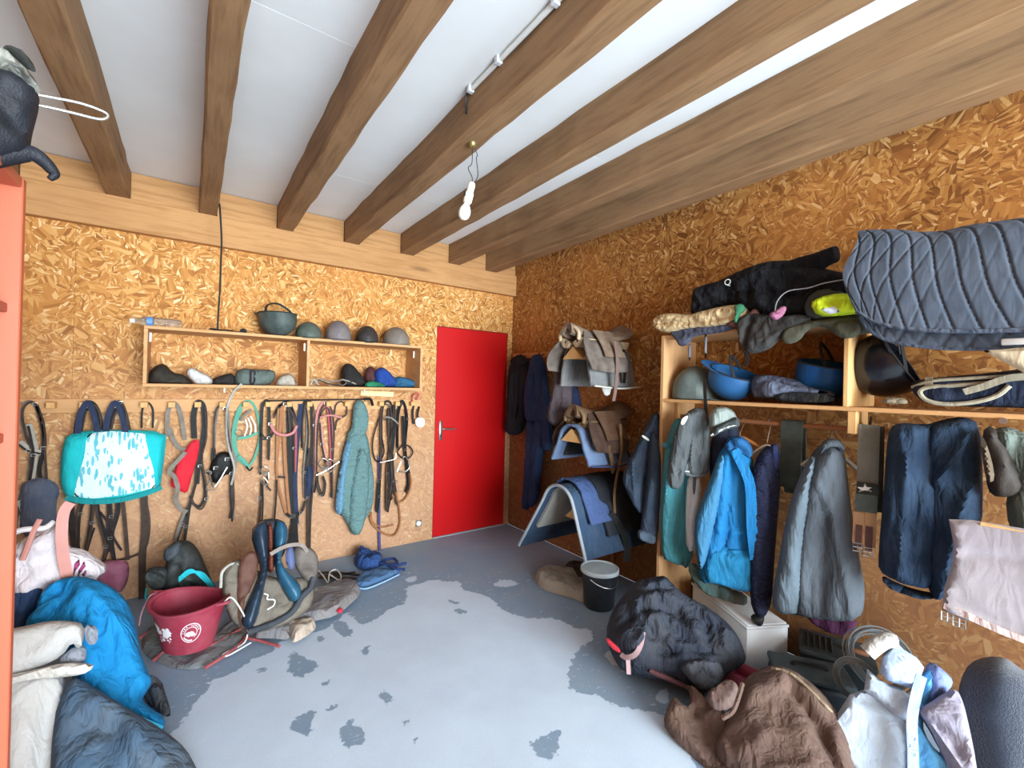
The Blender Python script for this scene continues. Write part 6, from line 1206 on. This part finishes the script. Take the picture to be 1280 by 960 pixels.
t.add('lid', obox(O3(A, .263)+un*.004+nrm_*.004, u-un*.008, w_-nrm_*.008, (0, 0, .012), .003), bxm); t.add('rim', join(obox(O3(A, .255)-nrm_*.008-un*.008, u+un*.016, nrm_*.008, (0, 0, .014), .002), obox(O3(A, .255)+u, un*.008, w_, (0, 0, .014), .002)), bxm); t.done()
# small pink tray
cT = FL(922, 852, .05); t = Thing('grooming_tray', 'small dusty pink open tray in front of the dark slate rug', 'tray')
aT = O3(FL(903, 835, .10), .03); bT = O3(FL(935, 852, .10), .03); u = bT-aT; w_ = Vector((-u.y, u.x, 0)).normalized()*.13
if w_.x < 0: w_ = -w_
pkm = cloth('#a8485a', '#b06a74', rough=.6, amt=.5, bs=.03); un = u.normalized(); nn_ = w_.normalized(); th = .005
for pn, oo, e1, e2, e3 in (('side', aT, u, nn_*th, (0, 0, .07)), ('side', aT+w_, u, nn_*th, (0, 0, .07)), ('end', aT, un*th, w_, (0, 0, .07)), ('end', aT+u, un*th, w_, (0, 0, .07)), ('bottom', aT, u, w_, (0, 0, .005))): t.add(pn, obox(oo, e1, e2, e3, .0015), pkm)
t.done()
# black cases
cs = cloth('#22282c', '#383e42', rough=.5, amt=.5, bs=.03)
def obj_box(cx, cy, z0, sx, sy, sz, a, bev=.02, seg=3):
    bm = bmesh.new(); bmesh.ops.create_cube(bm, size=1)
    for v in bm.verts: v.co = Vector((v.co.x*sx, v.co.y*sy, (v.co.z+.5)*sz))
    bmesh.ops.bevel(bm, geom=bm.edges[:], offset=bev, segments=seg, affect='EDGES', profile=.6)
    m = Matrix.Rotation(a, 3, 'Z'); r = ([m @ v.co+Vector((cx, cy, z0)) for v in bm.verts], [tuple(v.index for v in f.verts) for f in bm.faces]); bm.free(); return r
def case_pt(px, py, z): return FL(px, py, z)
c1 = case_pt(1012, 838, .19); aC = math.radians(35)
t = Thing('tool_case', 'black plastic case with a rounded grey edge behind the brown chaps', 'case')
t.add('body', obj_box(c1.x, c1.y, .002, .19, .32, .17, aC, .03), cs); t.add('lid', obj_box(c1.x, c1.y, .172, .195, .325, .03, aC, .014), leather('#3f4a4c', '#525c5e', .5)); t.add('handle', tube([Vector((c1.x, c1.y, .2))+rotz(aC) @ Vector((0, s_, h_)) for s_, h_ in ((-.07, 0), (-.06, .02), (.06, .02), (.07, 0))], .008, 7), blk); t.done()
c2 = case_pt(1045, 805, .24)
t = Thing('ribbed_crate', 'black crate with a ribbed top standing against the right wall under the raincoat', 'crate')
t.add('body', obj_box(c2.x, c2.y, .002, .22, .30, .20, aC*.6, .012), cs); t.add('lid', obj_box(c2.x, c2.y, .202, .235, .315, .022, aC*.6, .006), leather('#33393a', '#464c4c', .6))
for i in range(5): g = obj_box(0, 0, 0, .15, .008, .008, 0, .002, 1); t.add('rib', ([rotz(aC*.6) @ (v+Vector((0, .02+.025*i, 0)))+Vector((c2.x, c2.y, .224)) for v in g[0]], g[1]), cs)
t.add('tan_strap', obox(Vector((c2.x, c2.y, .225))+rotz(aC*.6) @ Vector((-.02, -.13, 0)), rotz(aC*.6) @ Vector((.03, 0, 0)), rotz(aC*.6) @ Vector((0, .09, 0)), (0, 0, .02), .004), leather('#8a5c40', '#6c4a38')); t.done()
# brown chaps
br_ = cloth('#5c4840', '#71594c', amt=.7, bs=.45, sc=4, rough=.9); pc = lean(930, 1000, 62, -4); o = lambda d: Pl(pc.o+pc.n*d, pc.n)
t = Thing('suede_chaps', 'brown suede chaps heaped in the right foreground', 'chaps')
t.add('leg', puff([(905, 912), (920, 880), (925, 855), (945, 842), (965, 836), (985, 840), (1005, 852), (1030, 872), (1050, 898), (1064, 930), (1075, 1000), (1075, 1060), (1000, 1060), (960, 1000), (920, 970), (890, 940)], o(.02), .09, .22, .08, .015, (.035, 5, 3), [([(930, 870), (920, 900), (890, 920)], -.03, .016), ([(990, 880), (1020, 920), (1050, 990)], -.03, .02)], seed=4), br_)
t.add('leg', puff([(828, 905), (835, 880), (845, 868), (850, 880), (862, 888), (862, 866), (857, 856), (866, 858), (880, 872), (905, 890), (925, 915), (960, 950), (1000, 1010), (1000, 1060), (940, 1060), (900, 990), (870, 950), (840, 922)], o(-.04), .06, .10, .05, .018, (.03, 5, 5), [([(862, 875), (870, 900), (890, 925)], -.03, .014), ([(836, 895), (860, 915), (880, 935)], -.02, .012)], seed=6), br_)
t.add('collar', puff([(880, 872), (895, 858), (912, 850), (925, 858), (922, 880), (905, 888), (890, 885)], o(.09), .05, .05, .04, .015, (.02, 8, 8), seed=7), cloth('#64504a', '#7a6258', amt=.7))
t.add('seam', tube([o(.15).px(928, 855), o(.16).px(922, 875), o(.15).px(915, 890), o(.13).px(903, 898)], .010, 6), br_); t.add('cord', tube([o(.11).px(965, 835), o(.13).px(985, 840), o(.13).px(1005, 855), o(.12).px(1030, 880), o(.1).px(1040, 890)], .006, 6), cloth('#8c7a60')); t.done()
# wire coil
t = Thing('wire_coil', 'coil of grey electric fence wire standing against the right wall', 'coil')
cw = P(1098, 822, 1.98); base_n = Vector((-.8, -.4, .45)).normalized(); U1 = base_n.orthogonal().normalized(); V1 = base_n.cross(U1)
wm = plain('#7c8486', .45, .3)
for k in range(9):
    rr = .105+rnd.uniform(-.014, .02); cc_ = cw+base_n*rnd.uniform(-.02, .02)+Vector((rnd.uniform(-.01, .01), rnd.uniform(-.02, .02), rnd.uniform(-.012, .012)))
    t.add('wire', tube([cc_+U1*rr*math.cos(a)+V1*rr*.95*math.sin(a) for a in np.linspace(0, 2*PI, 17)[:-1]], .0035, 5, 2, closed=True), wm)
cw2 = P(1070, 850, 1.9)
for k in range(4):
    rr = .07+.008*k; t.add('wire', tube([cw2+V1*rr*math.cos(a)*.6+Vector((0, 0, 1))*rr*math.sin(a)+U1*rr*.6*math.cos(a) for a in np.linspace(0, 2*PI, 13)[:-1]], .0035, 5, 2, closed=True), wm)
t.done()
# cloths, blue girth, roll
wl = cloth('#a9b2bc', '#98a8b8', amt=.6, bs=.25, sc=5); pw_ = lean(1090, 1030, 38, 4); o = lambda d: Pl(pw_.o+pw_.n*d, pw_.n)
t = Thing('white_bandage_pad', 'white and pale blue folded leg pads in the bottom right corner', 'pads')
t.add('pad', puff([(1031, 912), (1048, 890), (1062, 868), (1080, 862), (1100, 868), (1125, 880), (1138, 905), (1140, 960), (1140, 1050), (1110, 1050), (1070, 970), (1045, 930)], o(.03), .035, .15, .022, .014, (.008, 5, 5), [([(1065, 870), (1100, 885), (1135, 915)], -.02, .01)], seed=3, sm=0), wl)
t.add('pad', puff([(1080, 862), (1084, 836), (1100, 850), (1128, 862), (1142, 872), (1140, 905), (1120, 895), (1098, 875)], o(.07), .025, .08, .018, .012, (.01, 6, 6), seed=4, sm=0), wl)
bd = puff([(1100, 840), (1102, 822), (1112, 806), (1118, 800), (1130, 812), (1146, 822), (1155, 834), (1150, 850), (1146, 862), (1125, 856), (1108, 850)], o(.10), .03, .06, .018, .012, (.008, 6, 6), seed=5, sm=0); k = t.add('pad', bd, cloth('#a4b6d0', '#93a6c4', amt=.6, bs=.25))
g = textg('S', .055); cL = o(.137).px(1128, 825); t.add('letter', mapped(g, lambda v: cL+pw_.u*v.x+pw_.v*v.y+pw_.n*.006), plain('#e4ecf4', .6), sub=k, smooth=False)
t.add('rolled_edge', tube([o(.12).px(1084, 816), o(.13).px(1096, 806), o(.13).px(1108, 800), o(.12).px(1118, 802)], .03, 10), cloth('#a8a49c', '#8c8880')); t.done()
bg = cloth('#5aa0cc', '#6aaad0', amt=.4, bs=.3)
t = Thing('blue_girth', 'light blue padded strap with white lettering in the bottom right corner', 'strap')
bd = puff([(1148, 850), (1158, 834), (1168, 836), (1172, 860), (1160, 880), (1152, 905), (1162, 930), (1185, 950), (1200, 980), (1210, 1050), (1136, 1050), (1134, 980), (1134, 940), (1138, 900)], o(.05), .05, .14, .03, .015, (.01, 5, 5), [([(1149, 860), (1147, 900), (1149, 1000)], -.02, .008)], seed=6); t.add('body', bd, bg)
t.add('band', ribbon([o(.125).px(1152, 845), o(.125).px(1145, 870), o(.125).px(1140, 900), o(.12).px(1141, 940), o(.12).px(1143, 1010)], pw_.n, .03, .012), cloth('#a8b4dc', '#7cb4dc', amt=.7, bs=.2))
gl = []
for i, ch in enumerate('ERDAD'):
    g = textg(ch, .034); c_ = o(.129).px(1139.5+.4*i, 903+10*i); 
    gl.append(mapped(g, lambda v, c_=c_: c_+pw_.u*(-v.y)*-1.0*1+pw_.v*(-v.x)+pw_.n*.001))
t.add('lettering', join(*gl), plain('#e6f2fa', .6), smooth=False); t.done()
t = Thing('mauve_cloth', 'grey-mauve folded cloth with stitched edges beside the light blue strap', 'cloth'); gm = cloth('#8a8490', '#75707c', amt=.6, bs=.4)
t.add('fold', puff([(1146, 886), (1160, 880), (1180, 866), (1196, 860), (1205, 880), (1212, 910), (1220, 950), (1232, 1040), (1200, 1040), (1185, 960), (1170, 925), (1160, 905)], o(.11), .04, .12, .03, .014, (.022, 8, 8), [([(1150, 888), (1175, 905), (1200, 940), (1215, 980)], .012, .008), ([(1165, 905), (1190, 925), (1205, 960)], -.03, .01)], seed=7), gm)
t.add('fold', puff([(1155, 834), (1165, 826), (1182, 840), (1192, 850), (1188, 862), (1172, 872), (1160, 880), (1158, 860)], o(.06), .04, .1, .03, .014, (.02, 9, 9), seed=8), cloth('#7686b4', '#6a7499', amt=.6)); t.done()
pr_ = lean(1255, 1050, 25, 0); t = Thing('fleece_roll', 'thick dark blue-black fleece roll standing in the far right corner of the foreground', 'fleece')
N = NT('fleece_pile'); v = N.obj(); n1 = N.noise(v, 160, 3, .7); N.bump(n1, 1.0, .01); N.b.inputs['Sheen Weight'].default_value = .5
t.add('roll', puff([(1196, 880), (1200, 850), (1212, 828), (1235, 820), (1258, 822), (1276, 836), (1300, 850), (1320, 1060), (1235, 1060), (1215, 980), (1202, 930)], pr_, .13, .13, .12, .02, (.006, 8, 8), seed=2), N.fin(lin('#222c3c'), .95, 0, .1)); t.done()
# black leather piece and chrome bracket on the bookcase
ph = face(-.58, 1.02, 0); o = lambda d: Pl(ph.o+ph.n*d, ph.n)
t = Thing('leather_pommel_pad', 'black leather pad with a fleece edge on top of the orange bookcase', 'pad')
lb = leather('#191a1e', '#2c2f36', .5)
D_ = 1.02
pf_ = face(*((P(10, 150, .86)).xy), 0); o = lambda d: Pl(pf_.o+pf_.n*d, pf_.n)
t.add('body', puff([(-60, 90), (0, 88), (22, 95), (42, 112), (50, 120), (48, 140), (44, 155), (40, 170), (38, 185), (30, 196), (-10, 204), (-60, 204)], o(0), .05, .07, .04, .011, (.01, 14, 14), [([(-10, 110), (20, 130), (44, 140)], -.012, .006), ([(0, 140), (20, 160), (38, 160)], -.014, .006), ([(20, 165), (38, 184)], -.01, .006)], seed=4), lb)
t.add('fleece_edge', puff([(-60, 70), (-20, 60), (8, 62), (24, 80), (40, 92), (50, 112), (50, 122), (38, 108), (18, 93), (-10, 88), (-60, 95)], o(.02), .035, .03, .02, .01, (.008, 18, 18), seed=5), cloth('#8f8e84', '#55544e', amt=.8))
t.add('padded_edge', puff([(2, 60), (10, 55), (26, 62), (40, 76), (46, 90), (40, 90), (26, 80), (12, 66)], o(.03), .025, .02, .015, .009, (.003, 18, 18), seed=6), leather('#3a3c3a', '#4c4c48', .6))
t.add('curved_tip', tube([o(.0).px(-20, 198), o(.0).px(20, 192), o(.0).px(40, 192), o(.0).px(55, 202), o(.0).px(66, 214), o(.0).px(68, 219), o(.0).px(62, 224)], lambda k: .016*(1-k)+.005, 8), lb)
t.done()
t = Thing('wire_bracket', 'chrome wire bracket sticking out from the top of the orange bookcase', 'bracket')
w0 = o(.0)
pts = [o(-.04).px(-40, 104), o(-.03).px(20, 114), o(-.03).px(60, 121), o(-.03).px(100, 129), o(-.03).px(128, 139), o(-.03).px(135, 145), o(-.03).px(130, 149), o(-.03).px(118, 148), o(-.03).px(90, 141), o(-.03).px(50, 132), o(-.04).px(-20, 120)]
t.add('loop', tube(pts, .0032, 8, 4), steel); q0 = o(-.04).px(-40, 104); t.add('stem', tube([q0, Vector((q0.x, q0.y, 1.932))], .004, 7, smooth=False), steel); t.done()
for o_ in bpy.data.objects:
    if '_w' in o_.keys(): del o_['_w']
